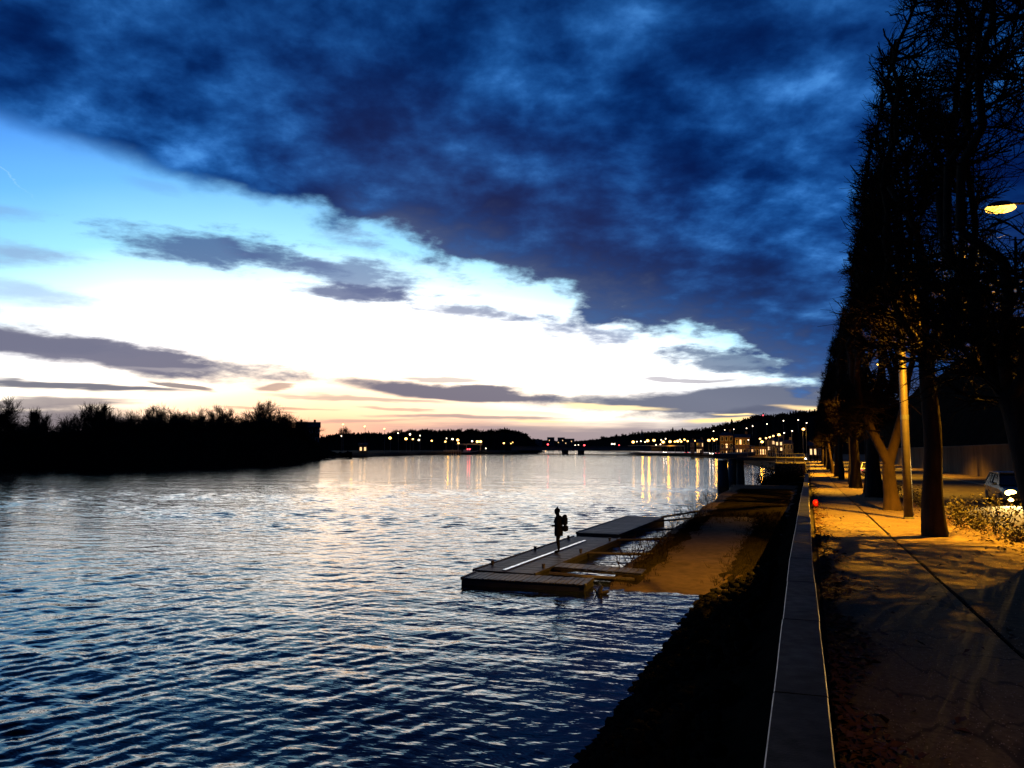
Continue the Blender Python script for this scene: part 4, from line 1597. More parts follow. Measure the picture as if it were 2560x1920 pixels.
# red ball against the parapet
b = MB()
b.ball((0, 0, 0.15), (0.13, 0.15, 0.155), 16, 10)
o = b.build('ball', M['red'], None, True)
o.location = (0.20, 32.3, gzf(32.3))
tag(o, 'bright red ball lying against the parapet on the footpath', 'ball')


# ------------------------------------------------------------------ cars
def car(loc, rz, label, paint, head=None, tail=None, van=False, group=None, light=0):
    """faces local +Y"""
    root = empty('car', loc, rz)
    tag(root, label, 'car', group)
    H = 1.46 if not van else 1.95
    sec = [(2.12, 0.36, 0.60, 0.66), (2.02, 0.24, 0.70, 0.78), (1.55, 0.20, 0.82, 0.85), (1.05, 0.20, 0.91, 0.87), (0.0, 0.20, 0.94, 0.88), (-1.3, 0.20, 0.96, 0.88), (-1.9, 0.22, 0.96, 0.85), (-2.10, 0.34, 0.88, 0.80)]
    vs, fs = [], []
    for y_, zb, zt, w in sec:
        vs += [(-w * .85, y_, zb), (-w, y_, zb + .13), (-w, y_, zt - .14), (-w * .93, y_, zt), (w * .93, y_, zt), (w, y_, zt - .14), (w, y_, zb + .13), (w * .85, y_, zb)]
    for i in range(len(sec) - 1):
        for j in range(8):
            fs.append((i * 8 + j, i * 8 + (j + 1) % 8, (i + 1) * 8 + (j + 1) % 8, (i + 1) * 8 + j))
    fs += [tuple(range(7, -1, -1)), tuple((len(sec) - 1) * 8 + j for j in range(8))]
    body = MB().add(vs, fs).build('body', paint, root)
    f0, f1, r1, r0 = (1.10, 0.28, -1.62 if not van else -1.95, -2.0)
    wb, wt = 0.80, 0.62 if not van else 0.70
    zb, zt = 0.935, H - 0.05
    MB().box((0, (f1 + r1) / 2, H - 0.02), (wt * 2 + 0.06, f1 - r1 + 0.14, 0.06)).build('roof', paint, root)
    MB().add([(-wb, f0, zb), (wb, f0, zb), (wt, f1, zt), (-wt, f1, zt)], [(0, 1, 2, 3)]).build('windscreen', M['pane'], root)
    MB().add([(-wb, r0, zb), (wb, r0, zb), (wt, r1, zt), (-wt, r1, zt)], [(3, 2, 1, 0)]).build('rear_window', M['pane'], root)
    for s in (-1, 1):
        MB().add([(s * wb, f0, zb), (s * wb, r0, zb), (s * wt, r1, zt), (s * wt, f1, zt)], [(0, 1, 2, 3) if s > 0 else (3, 2, 1, 0)]).build('side_window', M['pane'], root)
        for (ya, yb_) in ((f0, f1), (-0.55, -0.6), (r0, r1)):
            MB().tube([(s * (wb + 0.005), ya, zb), (s * (wt + 0.01), yb_, zt)], 0.035, 6).build('pillar', paint, root)
        MB().bbox((s * 0.95, 0.85, 0.98), (0.16, 0.09, 0.12), 0.02).build('door_mirror', paint, root)
        for yv in (1.33, -1.30):
            w = empty('wheel', (s * 0.80, yv, 0.31))
            w.parent = root
            b = MB()
            b.lathe([(0.22, -0.10), (0.30, -0.09), (0.315, -0.05), (0.315, 0.05), (0.30, 0.09), (0.22, 0.10)], (0, 0, 0), 18)
            t_ = b.build('tyre', M['tyre'], w, True)
            t_.rotation_euler = (0, R(90), 0)
            b = MB()
            b.lathe([(0.05, -0.095), (0.20, -0.08), (0.215, -0.06), (0.215, 0.06), (0.20, 0.08), (0.05, 0.095)], (0, 0, 0), 14)
            t_ = b.build('rim', M['pole'], w)
            t_.rotation_euler = (0, R(90), 0)
        MB().ball((s * 0.60, 2.04, 0.64), (0.22, 0.09, 0.13), 10, 6).build('headlight', head or M['pane'], root, True)
        MB().bbox((s * 0.70, -2.06, 0.78), (0.18, 0.10, 0.20), 0.03).build('tail_light', tail or M['red'], root)
        if light:
            MB().ball((s * 0.62, 2.12, 0.36), (0.11, 0.06, 0.08), 10, 6).build('added_low_glow', head, root, True)  # added glow imitating the headlamp's reflection on the wet road
            ld = bpy.data.lights.new('headlamp_beam', 'SPOT')
            ld.energy = light
            ld.color = (1.0, 0.60, 0.16)
            ld.spot_size = R(80)
            ld.spot_blend = 0.8
            ld.shadow_soft_size = 0.06
            lo = link(bpy.data.objects.new('headlamp_beam', ld), root)
            lo.location = (s * 0.60, 2.18, 0.63)
            lo.rotation_euler = (R(90 - 15), 0, 0)
    MB().bbox((0, 2.10, 0.42), (1.3, 0.12, 0.18), 0.03).build('bumper', M['tyre'], root)
    MB().bbox((0, -2.10, 0.45), (1.4, 0.12, 0.20), 0.03).build('bumper', M['tyre'], root)
    MB().box((0, -2.165, 0.62), (0.50, 0.012, 0.11)).build('number_plate', M['whitepaint'], root)
    MB().box((0, 2.165, 0.44), (0.50, 0.012, 0.11)).build('number_plate', M['whitepaint'], root)
    return root


# oncoming car on the near lane: its headlamp glares past the leaning trunk
car((8.68, 40.9, gzf(40.9) - 0.13), R(180), 'oncoming dark car on the road with blazing amber headlamps behind the leaning trunk', M['carpaint'], head=M['head'], light=5000)
# parked pale car seen from behind
q = at(2162, 1150, 84)
car((q[0] + 0.4, q[1], gzf(q[1]) - 0.13), R(-3), 'pale parked car with one red tail lamp lit, seen between dark trunks', M['carwhite'], tail=glow('parked_tail', (1, 0.06, 0.06), 5))
# traffic on the far right bank road
RB_G = 'cars on the far right bank road'
for px, py, dep, rz, lb, h_, t_, pt in [(1662, 1127, 425, 180, 'oncoming car with white headlamps under the long amber canopy', 'headw', None, 'carpaint'),
                                        (1716, 1131, 400, 0, 'car with two red tail lamps on the far right bank', None, 'glowR', 'carpaint'),
                                        (1778, 1133, 345, 180, 'oncoming car with glaring headlamps beside the jetty\'s outer column', 'headw', None, 'carpaint'),
                                        (1794, 1133, 350, 0, 'car with red tail lamps beside the glaring headlamps near the jetty', None, 'glowR', 'carpaint'),
                                        (1965, 1138, 200, 170, 'car with small headlamps below the twin pole lamps', 'headw', None, 'carpaint'),
                                        (2009, 1139, 190, 175, 'car with small headlamps beside the far end of the parapet', 'headw', None, 'carpaint')]:
    q = at(px, py, dep)
    az_ = math.atan2(-q[0], q[1])
    car((q[0], q[1], gzf(min(q[1], 400)) - 0.05), R(rz) + az_, lb, M[pt], M[h_] if h_ else None, M[t_] if t_ else None, group=RB_G)

# ================================================================== jetty on columns
jet = empty('jetty', (-8.4, 92, WATER_Z))
tag(jet, 'old concrete jetty on thick tapered columns joined to the quay', 'jetty')
jx, jy, jzw = -8.4, 92.0, WATER_Z


def jl(x, y, z):
    return (x - jx, y - jy, z - jzw)


for x, y, r in [(-9.35, 92.3, 0.62), (-7.42, 92.9, 0.45), (-9.45, 106.0, 0.62), (-9.9, 122, 0.7)]:
    b = MB()
    b.tube([jl(x, y, -3.6), jl(x, y, -2.3), jl(x, y, 0.25)], [r * 1.12, r * 1.05, r * 0.86], 16)
    b.build('column', M['concrete'], jet, True)
for (c, d) in [((-8.9, 107, 0.74), (2.7, 32.0, 0.50)), ((-4.05, 92.4, 0.44), (7.1, 2.4, 0.40))]:
    b = MB()
    b.bbox(jl(*c), d, 0.05)
    b.build('deck_slab', M['concrete'], jet)
b = MB()
b.bbox(jl(-1.9, 90.4, -1.3), (3.2, 3.2, 2.7), 0.05)
b.build('abutment', M['masonry'], jet)


def railing(parent, p, q, n, h, tr):
    p, q = np.array(p, float), np.array(q, float)
    rl = []
    for k in range(n + 1):
        c = p + (q - p) * k / n
        MB().tube([tr(*c), tr(*(c + [0, 0, h]))], 0.035, 6).build('railing_post', M['rail'], parent)
    for hh in (h, h * 0.55):
        MB().tube([tr(*(p + [0, 0, hh])), tr(*(q + [0, 0, hh]))], 0.028, 6).build('railing_rail', M['rail'], parent)


railing(jet, (-10.1, 91.2, 1.0), (-7.65, 91.2, 1.0), 3, 0.95, jl)
railing(jet, (-7.65, 91.2, 1.0), (-7.65, 122.5, 1.0), 12, 0.95, jl)
railing(jet, (-10.1, 91.2, 1.0), (-10.1, 122.5, 1.0), 12, 0.95, jl)
railing(jet, (-6.4, 90.7, 0.68), (-3.4, 90.7, 0.68), 3, 0.95, jl)
railing(jet, (-3.3, 88.9, 0.04), (-0.45, 88.9, 0.04), 3, 1.0, jl)


# ================================================================== far lamps
def shore_depth(px):
    return float(np.interp(px, [760, 800, 900, 1000, 1150, 1330, 1587, 1700, 1790, 1870, 1960, 2025], [290, 301, 345, 397, 485, 514, 437, 387, 312, 208, 134, 120]))


def mast(p, base_z, r, mat_, label, group, arm=0.7):
    root = empty('street_lamp', (p[0], p[1], base_z))
    tag(root, label, 'lamp', group)
    h = max(1.5, p[2] - base_z)
    MB().tube([(0, 0, -0.3), (0, 0, h + 0.1)], [0.11, 0.07], 6).build('pole', M['lampmetal'], root)
    MB().tube([(0, 0, h + 0.1), (0.15, -0.3, h + 0.25), (0.15, -arm, h + r)], 0.04, 5).build('arm', M['lampmetal'], root)
    b = MB()
    b.ball((0.15, -arm, h), (r, r, r * 0.8), 8, 6)
    b.build('lamp_globe', M[mat_], root, True)
    return root


def light_at(p, power, colr=SOD, r=0.6):
    ld = bpy.data.lights.new('lamp_light', 'POINT')
    ld.energy = power
    ld.color = colr
    ld.shadow_soft_size = r
    o = bpy.data.objects.new('lamp_light', ld)
    link(o)
    o.location = Vector([float(c) for c in p])
    return o


LG, RG, HG = 'lamps along the far left bank', 'lamps along the far right bank road', 'lamps on the right hillside'
SZ = {'s': 0.00065, 'm': 0.00115, 'L': 0.0018}
for px, py, s, c in [(855, 1090, 's', 'glowW'), (976, 1095, 'L', 'glowL'), (996, 1083, 's', 'glowW'), (1016, 1097, 'L', 'glowL'), (1026, 1086, 'm', 'glowW'), (1033, 1098, 'm', 'glowL'),
                     (1048, 1100, 'm', 'glowW'), (1051, 1089, 's', 'glowW'), (1080, 1102, 'm', 'glowL'), (1114, 1104, 'm', 'glowL'), (1117, 1096, 's', 'glowW'), (1132, 1098, 'm', 'glowW'),
                     (1145, 1100, 'L', 'glowL'), (1147, 1108, 'm', 'glowL'), (1181, 1103, 'm', 'glowW'), (1194, 1104, 'L', 'glowL'), (1202, 1104, 'L', 'glowL'), (1215, 1121, 's', 'glowW'),
                     (1260, 1108, 'm', 'glowL'), (1278, 1109, 's', 'glowL'), (1282, 1106, 's', 'glowL')]:
    d = shore_depth(px) + random.uniform(14, 24)
    p_ = at(px, py, d)
    mast(p_, -1.0, SZ[s] * d, c, {'s': 'small', 'm': 'round', 'L': 'large bright'}[s] + (' amber' if c == 'glowL' else ' white') + ' street lamp on the far left bank', LG)
for px, py, lb in [(859, 1061, 'tall amber lamp mast shining through the top of a round bare tree'), (913, 1066, 'tall amber lamp mast rising over the far left hills, middle of three'), (962, 1072, 'tall amber lamp mast rising over the far left hills, furthest from the house')]:
    d = 372
    mast(at(px, py, d), -0.8, 0.0011 * d, 'glowL', lb, None)
for px, py, s in [(1583, 1105, 'L'), (1592, 1104, 's'), (1602, 1103, 's'), (1613, 1105, 's'), (1619, 1102, 'L'), (1635, 1101, 'L'), (1653, 1100, 's'), (1658, 1105, 'L'), (1664, 1097, 's'), (1675, 1104, 'L'),
                  (1687, 1104, 'm'), (1694, 1103, 'L'), (1700, 1099, 's'), (1703, 1104, 'm'), (1711, 1099, 'm'), (1719, 1103, 'm'), (1736, 1102, 'm'), (1752.5, 1101.6, 'm'), (1772, 1101, 'L'), (1781, 1097, 'm'),
                  (1785, 1101, 'm'), (1791, 1098, 'm'), (1811, 1096, 'm'), (1841, 1095, 'm'), (1870, 1100, 's'), (1899, 1097, 'm'), (1904, 1104.6, 'L'), (1914, 1095.5, 'm'), (1923, 1093, 'm'), (1932, 1090, 'm'),
                  (1946, 1087, 'L'), (1959, 1082.5, 's'), (1979, 1077.5, 's'), (2007, 1073, 'L'), (2015, 1057.5, 's'), (1640, 1112, 's'), (1651, 1111, 's')]:
    d = max(195, shore_depth(px) + random.uniform(22, 34))
    if px > 2010:
        d = 195
    p_ = at(px, py, d)
    mast(p_, -1.66, SZ[s] * d, 'glowL' if s != 's' else 'glowW', {'s': 'small', 'm': 'round', 'L': 'large bright'}[s] + (' amber' if s != 's' else ' white') + ' street lamp on the far right bank road', RG)
HX = [p[0] for p in HILL_R]
for px, py in [(1783.5, 1078), (1812, 1075), (1834, 1073), (1866, 1071), (1881, 1065.5), (1917, 1060), (1958, 1052), (1995, 1050)]:
    cy_ = np.interp(px, HX, [p[1] for p in HILL_R])
    cdp = np.interp(px, HX, [p[2] for p in HILL_R])
    cz_ = at(px, cy_, cdp)[2]
    d = cdp - 40
    for _ in range(6):
        zl = at(px, py, d)[2]
        fr = (zl - 5.5 + 1.5) / (cz_ + 1.5)
        d = cdp + 150 * float(np.interp(fr, [0, 0.30, 0.58, 0.84, 1.0], [-1, -0.7, -0.45, -0.2, 0]))
    p_ = at(px, py, d - 6)
    mast(p_, p_[2] - 7.5, 0.00062 * d, 'glowW', 'white lamp among dark trees on the right hillside', HG)
q = at(1907, 1038.5, 560)
mast(q, q[2] - 14, 0.4, 'glowR', 'red warning light on a mast at the crest of the right hill', None)
# light thrown by some of those lamps on facades and banks
for px, py, d, pw in [(1815, 1108, 268, 9000), (1848, 1108, 262, 11000), (1904, 1108, 238, 16000), (1940, 1100, 232, 9000), (1742, 1108, 352, 9000), (1615, 1118, 470, 16000), (1670, 1110, 440, 12000), (1790, 1112, 345, 14000), (880, 1105, 340, 1500), (1130, 1112, 470, 1500), (2003, 1085, 196, 7000)]:
    light_at(at(px, py, d), pw * 0.07)


# ================================================================== buildings
def building(name, label, px0, px1, py_top, py_eave, dep, ground_z, wm, floors=2, bays=3, roof='hip', lit=0.2, deep=9.0, chimneys=1, cat='house', face=None):
    """house seen from the river: walls, roof, chimneys and real window openings with panes"""
    a, b_ = at(px0, py_eave, dep), at(px1, py_eave, dep)
    w = float(np.linalg.norm((b_ - a)[:2]))
    cx, cy = (a + b_)[:2] / 2
    head = math.atan2(-cx, cy) if face is None else face    # front turned towards the water
    root = empty(name, (cx, cy, ground_z), head)
    tag(root, label, cat)
    eave = at(px0, py_eave, dep)[2] - ground_z
    top = at(px0, py_top, dep)[2] - ground_z
    MB().box((0, deep / 2, eave / 2), (w, deep, eave)).build('wall', M[wm], root)
    rf = MB()
    e = 0.35
    if roof == 'flat':
        rf.box((0, deep / 2, eave + 0.12), (w + 0.3, deep + 0.3, 0.3))
    else:
        in_ = w * 0.28 if roof == 'hip' else 0.0
        z0, z1 = eave - 0.02, max(top, eave + 1.2)
        vs = [(-w / 2 - e, -e, z0), (w / 2 + e, -e, z0), (w / 2 + e, deep + e, z0), (-w / 2 - e, deep + e, z0), (-w / 2 - e + in_, deep / 2, z1), (w / 2 + e - in_, deep / 2, z1)]
        rf.add(vs, [(0, 1, 5, 4), (1, 2, 5), (2, 3, 4, 5), (3, 0, 4), (3, 2, 1, 0)])
    ro = rf.build('roof', M['roof'], root)
    for k in range(chimneys):
        MB().bbox((w * (0.28 if k == 0 else -0.3), deep / 2, max(top, eave + 1.0) + 0.2), (0.9, 0.6, 1.6), 0.05).build('chimney', M[wm], ro)
    fh = eave / floors
    bw = w / bays
    for f in range(floors):
        for k in range(bays):
            x = -w / 2 + bw * (k + 0.5)
            z = fh * f + fh * 0.55
            ww, wh = min(1.1, bw * 0.45), min(1.6, fh * 0.55)
            fr = MB()
            for s in (-1, 1):
                fr.box((x + s * (ww / 2 + 0.05), -0.04, z), (0.10, 0.12, wh + 0.2))
            fr.box((x, -0.04, z + wh / 2 + 0.05), (ww, 0.12, 0.10))
            fr.box((x, -0.06, z - wh / 2 - 0.05), (ww + 0.3, 0.18, 0.08))
            win = fr.build('window', M['whitepaint'], root)
            MB().box((x, -0.008, z), (ww, 0.03, wh)).build('pane', M['winlit'] if random.random() < lit else M['pane'], win)
    if floors > 1 or cat == 'house':
        MB().box((w * 0.12, -0.03, 1.05), (1.0, 0.06, 2.1)).build('door', M['darkwall'], root)
    return root


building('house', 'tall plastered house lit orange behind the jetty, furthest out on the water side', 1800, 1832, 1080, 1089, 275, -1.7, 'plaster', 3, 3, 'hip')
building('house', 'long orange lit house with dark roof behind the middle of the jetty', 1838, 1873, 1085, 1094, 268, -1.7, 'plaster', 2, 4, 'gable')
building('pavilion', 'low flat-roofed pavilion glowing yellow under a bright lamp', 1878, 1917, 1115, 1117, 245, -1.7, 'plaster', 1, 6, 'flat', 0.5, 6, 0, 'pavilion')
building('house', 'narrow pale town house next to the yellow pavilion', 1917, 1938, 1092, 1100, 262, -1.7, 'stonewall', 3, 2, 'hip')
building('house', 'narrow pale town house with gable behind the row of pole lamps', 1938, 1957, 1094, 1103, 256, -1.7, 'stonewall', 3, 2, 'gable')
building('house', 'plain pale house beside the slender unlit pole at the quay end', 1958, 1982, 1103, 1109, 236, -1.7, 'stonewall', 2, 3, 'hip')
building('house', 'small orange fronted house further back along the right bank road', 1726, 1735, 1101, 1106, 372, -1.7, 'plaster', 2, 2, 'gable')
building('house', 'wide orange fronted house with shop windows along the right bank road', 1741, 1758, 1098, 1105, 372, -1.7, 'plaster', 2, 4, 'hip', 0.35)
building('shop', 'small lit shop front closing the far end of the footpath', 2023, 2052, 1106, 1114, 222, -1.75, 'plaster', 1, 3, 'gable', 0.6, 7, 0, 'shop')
# dark house on the island
building('house', 'dark gabled house at the edge of the wood across the river', 742, 799, 1054, 1068, 322, -0.8, 'darkwall', 3, 4, 'gable', 0.0, 9, 2)
# hut with lamp on the left bank
building('hut', 'small lit hut on the grassy far left bank', 897, 918, 1110, 1113, 362, -1.2, 'plaster', 1, 2, 'gable', 0.5, 5, 0, 'hut')
# blocks of flats far upstream
for (x0, x1, yt, lb) in [(1338, 1356, 1099, 'low far block of flats beside the wooded point'), (1368, 1386, 1093.5, 'far tower block with flat roof, the one over the red light'), (1394, 1412, 1094, 'far tower block with flat roof, twin of the one over the red light'), (1412, 1436, 1097, 'long far slab of flats beyond the bridge')]:
    building('apartment_block', lb, x0, x1, yt, yt, 1250, -2.0, 'darkwall', 6, 5, 'flat', 0.07, 14, 0, 'building')

# church spire on the skyline
q = at(1605, 1092, 640)
root = empty('church_spire', (q[0], q[1], q[2] - 3))
tag(root, 'thin church spire on the right bank skyline', 'spire')
MB().box((0, 0, 1.5), (2.4, 2.4, 5)).build('tower', M['darkwall'], root)
MB().tube([(0, 0, 3.9), (0, 0, 9.2)], [1.5, 0.05], 8).build('spire', M['roof'], root)
# long amber-lit canopy beside the road
a, b_ = at(1580, 1113.5, 478), at(1700, 1116, 438)
mid, w = (a + b_) / 2, float(np.linalg.norm((b_ - a)[:2]))
root = empty('canopy', (mid[0], mid[1], -1.7), math.atan2(b_[1] - a[1], b_[0] - a[0]))
tag(root, 'long low roadside canopy glowing amber on the right bank', 'canopy')
ch = mid[2] + 1.7
MB().box((0, 0, ch), (w, 6, 0.55)).build('roof', M['canopy'], root)
for k in range(7):
    MB().tube([(-w / 2 + 1 + (w - 2) * k / 6, -2.5, 0), (-w / 2 + 1 + (w - 2) * k / 6, -2.5, ch)], 0.12, 6).build('post', M['lampmetal'], root)
for px in (1606, 1622):
    light_at(at(px, 1108, 470), 1200)


# ================================================================== bridge far upstream
a, b_ = on(1322, 1134.5, WATER_Z), on(1598, 1137.2, WATER_Z)
mid = (a + b_) / 2
w = float(np.linalg.norm((b_ - a)[:2]))
br = empty('bridge', (mid[0], mid[1], WATER_Z), math.atan2(b_[1] - a[1], b_[0] - a[0]))
tag(br, 'low dark bridge with two piers crossing the river far upstream', 'bridge')
bh = at(1450, 1126.5, 500)[2] - WATER_Z
MB().box((0, 0, bh + 1.0), (w + 26, 9, 2.0)).build('deck', M['concrete'], br)
MB().box((0, -4.4, bh + 2.5), (w + 26, 0.15, 1.0)).build('parapet', M['darkwall'], br)
for px in (1411, 1497):
    q = on(px, 1135.4, WATER_Z)
    t = float(np.dot((q - a)[:2], (b_ - a)[:2]) / w) - w / 2
    MB().bbox((t, 0, bh / 2 - 0.6), (2.6, 4.0, bh + 1.4), 0.3).build('pier', M['concrete'], br)
MB().bbox((0, -6, 0.1), (w + 4, 1.0, 0.5), 0.1).build('fender_beam', M['float'], br)
# lights on and beyond the bridge
BG = 'small lights beyond the bridge'
for px, py, s, c in [(1340, 1120, 's', 'glowL'), (1347, 1119, 'm', 'glowL'), (1354, 1119, 's', 'glowW'), (1359, 1116, 's', 'glowW'), (1364, 1122, 's', 'glowL'), (1384, 1108, 's', 'glowW'), (1380, 1116, 's', 'glowW'),
                     (1446, 1112, 's', 'glowW'), (1434, 1112, 's', 'glowW'), (1438, 1113, 's', 'glowW'), (1425, 1116, 's', 'glowW'), (1418, 1116, 's', 'glowW'), (1431, 1119, 's', 'glowL'), (1449, 1117, 's', 'glowW'), (1455, 1117, 's', 'glowW'),
                     (1467, 1117, 's', 'glowW'), (1473, 1117, 's', 'glowW'), (1480, 1117, 's', 'glowW'), (1487, 1116, 's', 'glowW'), (1450, 1123, 's', 'glowW'), (1472, 1126, 's', 'glowW'), (1530, 1110, 'm', 'glowW'), (1536, 1110, 'm', 'glowW')]:
    d = 1330 if px < 1500 else 820
    p_ = at(px, py, d)
    mast(p_, -1.5 if p_[2] > -0.5 else p_[2] - 2.5, SZ[s] * d * 0.8, c, ('tiny amber' if c == 'glowL' else 'tiny white') + ' light far upstream beyond the bridge', BG)
for px, py, lb in [(1370, 1111, 'red signal lamp on the bridge below the twin tower blocks'), (1461, 1113, 'red signal lamp on the bridge between its two piers'), (1548, 1114, 'faint red signal lamp at the right bank end of the bridge')]:
    p_ = at(px, py, 498)
    mast(p_, WATER_Z + bh + 2.0, 0.60 if px < 1500 else 0.35, 'glowR', lb, None)

# landing stage and boat on the far left bank
q = on(1131, 1136.5, WATER_Z)
ls = empty('landing_stage', (q[0], q[1], WATER_Z), math.atan2(-q[0], q[1]) * 1.0)
tag(ls, 'lit timber landing stage with railing on the far left bank', 'landing stage')
W = 10.8
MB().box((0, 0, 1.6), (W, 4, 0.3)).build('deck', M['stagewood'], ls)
for k in range(8):
    x = -W / 2 + 0.3 + (W - 0.6) * k / 7
    MB().tube([(x, -1.8, -0.8), (x, -1.8, 1.6)], 0.18, 6).build('pile', M['stagewood'], ls)
    MB().tube([(x, -1.9, 1.7), (x, -1.9, 2.7)], 0.07, 5).build('railing_post', M['whitepaint'], ls)
for z in (2.2, 2.7):
    MB().tube([(-W / 2, -1.9, z), (W / 2, -1.9, z)], 0.08, 5).build('railing_rail', M['whitepaint'], ls)
light_at(at(1120, 1112, 462), 400)
q = on(1172, 1136.2, WATER_Z)
bt = empty('boat', (q[0], q[1], WATER_Z), math.atan2(-q[0], q[1]))
tag(bt, 'dark motor boat with white bow and two red lights moored past the landing stage', 'boat')
vs, fs = [], []
sec = [(-5.5, 1.0, 1.5), (-3, 1.5, 1.4), (1, 1.6, 1.45), (4, 1.2, 1.8), (6, 0.15, 2.3)]
for x, hw, zt in sec:
    vs += [(x, -hw * 0.7, -0.4), (x, -hw, zt), (x, hw, zt), (x, hw * 0.7, -0.4)]
for i in range(len(sec) - 1):
    for j in range(4):
        fs.append((i * 4 + j, i * 4 + (j + 1) % 4, i * 4 + 4 + (j + 1) % 4, i * 4 + 4 + j))
fs += [(3, 2, 1, 0), tuple(16 + j for j in range(4))]
MB().add(vs, fs).build('hull', M['darkwall'], bt)
MB().bbox((-1.2, 0, 2.2), (4.2, 2.0, 1.5), 0.2).build('cabin', M['whitepaint'], bt)
MB().tube([(-5.4, -1.0, 1.55), (-3, -1.5, 1.45), (1, -1.6, 1.5), (4, -1.2, 1.85), (6, -0.15, 2.35)], 0.12, 5).build('rubbing_strake', M['whitepaint'], bt)
for x in (-0.7, 0.6):
    MB().ball((x, -0.6, 3.3), 0.42, 8, 6).build('red_light', M['glowR'], bt)
# pale gantry over the landing stage
a, b_ = at(1140, 1110.5, 520), at(1206, 1111, 520)
mid, w = (a + b_) / 2, float(np.linalg.norm((b_ - a)[:2]))
root = empty('footbridge', (mid[0], mid[1], -1.0), math.atan2(b_[1] - a[1], b_[0] - a[0]))
tag(root, 'pale narrow footbridge span above the moored boat', 'footbridge')
MB().box((0, 0, mid[2] + 1), (w, 2, 0.9)).build('deck', M['canopy'], root)
for s in (-0.42, -0.1, 0.42):
    MB().box((s * w, 0, (mid[2] + 1) / 2), (0.5, 1.2, mid[2] + 1)).build('support', M['canopy'], root)


# ================================================================== plants, leaves, pebbles
def leaf_cloud(rg, n, f, size):
    V, F = [], []
    for i in range(n):
        c = f(rg)
        u = unit(rg.normal(0, 1, 3))
        v = unit(np.cross(u, rg.normal(0, 1, 3)))
        s = size * rg.uniform(0.6, 1.3)
        k = len(V)
        V += [c - u * s, c + v * s * 0.45, c + u * s, c - v * s * 0.45]
        F.append((k, k + 1, k + 2, k + 3))
    return np.array(V), np.array(F)


def shrub(x, y, h, w, label, seed, leafy=True):
    rg = np.random.default_rng(seed)
    root = empty('shrub', (x, y, gzf(y) - 0.02))
    tag(root, label, 'shrub', 'shrubs on the verge')
    s_ = Segs()
    tips = []
    for k in range(16):
        d = np.array([rg.normal(0, 0.45), rg.normal(0, 0.45), 1.0])
        pts, _ = wander(np.array([rg.normal(0, 0.06), rg.normal(0, 0.06), -0.03]), d, h * rg.uniform(0.7, 1.05), 5, 0.16, 0.02, rg)
        s_.path(pts, 0.010, 0.003)
        tips += pts[2:]
    v, f = s_.arrays(3)
    mesh_np('stem', v, f, M['twig'], root)['kind'] = 'stuff'
    tips = np.array(tips)
    v, f = leaf_cloud(rg, 520 if leafy else 120, lambda r_: tips[r_.integers(len(tips))] + r_.normal(0, 0.10 * w, 3), 0.045)
    mesh_np('foliage', v, f, M['shrub'], root)


for i, (x, y, h, w, lb) in enumerate([(4.35, 22.6, 1.05, 1.1, 'taller leafy shrub lit amber right beside the headlamp glare'), (3.95, 25.2, 0.75, 1.0, 'ragged pointed shrub on the verge behind the dark straight trunk'),
                                      (4.3, 20.4, 0.45, 1.3, 'low bushy plant on the verge next to the leaning trunk'), (4.1, 23.6, 0.5, 1.3, 'low dark shrub between the two taller verge shrubs'),
                                      (4.4, 28.5, 0.6, 1.2, 'verge shrub behind the tall grey pole'), (4.2, 34.5, 0.7, 1.2, 'verge shrub behind the pale forked tree'), (4.3, 39.5, 0.6, 1.2, 'dark verge shrub near the thick trunk'), (4.4, 47.0, 0.7, 1.3, 'dark verge shrub across from the parked car')]):
    shrub(x, y, h, w, lb, 200 + i)

# grass tufts added to blur the edges of the painted shade on the ramp
rg = np.random.default_rng(640)
s_ = Segs()
for i in range(1500):
    y_ = rg.uniform(25, 50)
    k_ = rg.random()
    x_ = -2.3 + rg.normal(0, 0.45) if k_ < 0.55 else (-5.7 + rg.normal(0, 0.3) if k_ < 0.85 else rg.uniform(-5.5, -2.5))
    if k_ >= 0.85:
        y_ = rg.normal(47, 1.6)
    z_ = float(lz(y_)) - 0.02 if x_ < -1.9 else float(lz(y_)) + 0.05
    for j in range(4):
        pts, _ = wander(np.array([x_ + rg.normal(0, 0.04), y_ + rg.normal(0, 0.04), z_]), np.array([rg.normal(0, 0.5), rg.normal(0, 0.5), 1.0]), rg.uniform(0.10, 0.32), 2, 0.2, -0.1, rg)
        s_.path(pts, 0.007, 0.002)
v, f = s_.arrays(3)
tag(mesh_np('grass', v, f, M['shade_sheet']), 'dark grass tufts along the margins of the lower ramp', 'grass', kind='stuff')

# bare shrubs along the lower quay edge
SG = 'bare shrubs along the lower quay'
for i, (px, py, h) in enumerate([(1600, 1405, 1.0), (1622, 1392, 1.3), (1650, 1368, 1.2), (1672, 1350, 1.0), (1700, 1325, 1.4), (1728, 1302, 1.6), (1752, 1282, 1.8), (1775, 1262, 1.6), (1800, 1245, 1.5), (1822, 1232, 1.2)]):
    q = on(px, py, -2.55)
    rg = np.random.default_rng(300 + i)
    root = empty('bare_shrub', (q[0] - 0.1, q[1], -2.75))
    tag(root, 'bare twiggy shrub on the edge of the lower quay', 'shrub', SG)
    s_ = Segs()
    for k in range(26):
        d = np.array([rg.normal(0, 0.5), rg.normal(0, 0.5), 1.0])
        pts, dd = wander(np.array([rg.normal(0, 0.35), rg.normal(0, 0.6), 0.0]), d, h * rg.uniform(0.5, 1.0), 5, 0.15, 0.0, rg)
        s_.path(pts, 0.014, 0.005)
        for j in range(3):
            p2, _ = wander(pts[2 + j % 3], dd + rg.normal(0, 0.6, 3), h * 0.3, 3, 0.2, 0.0, rg)
            s_.path(p2, 0.008, 0.004)
    v, f = s_.arrays(3)
    mesh_np('stem', v, f, M['twig'], root)['kind'] = 'stuff'
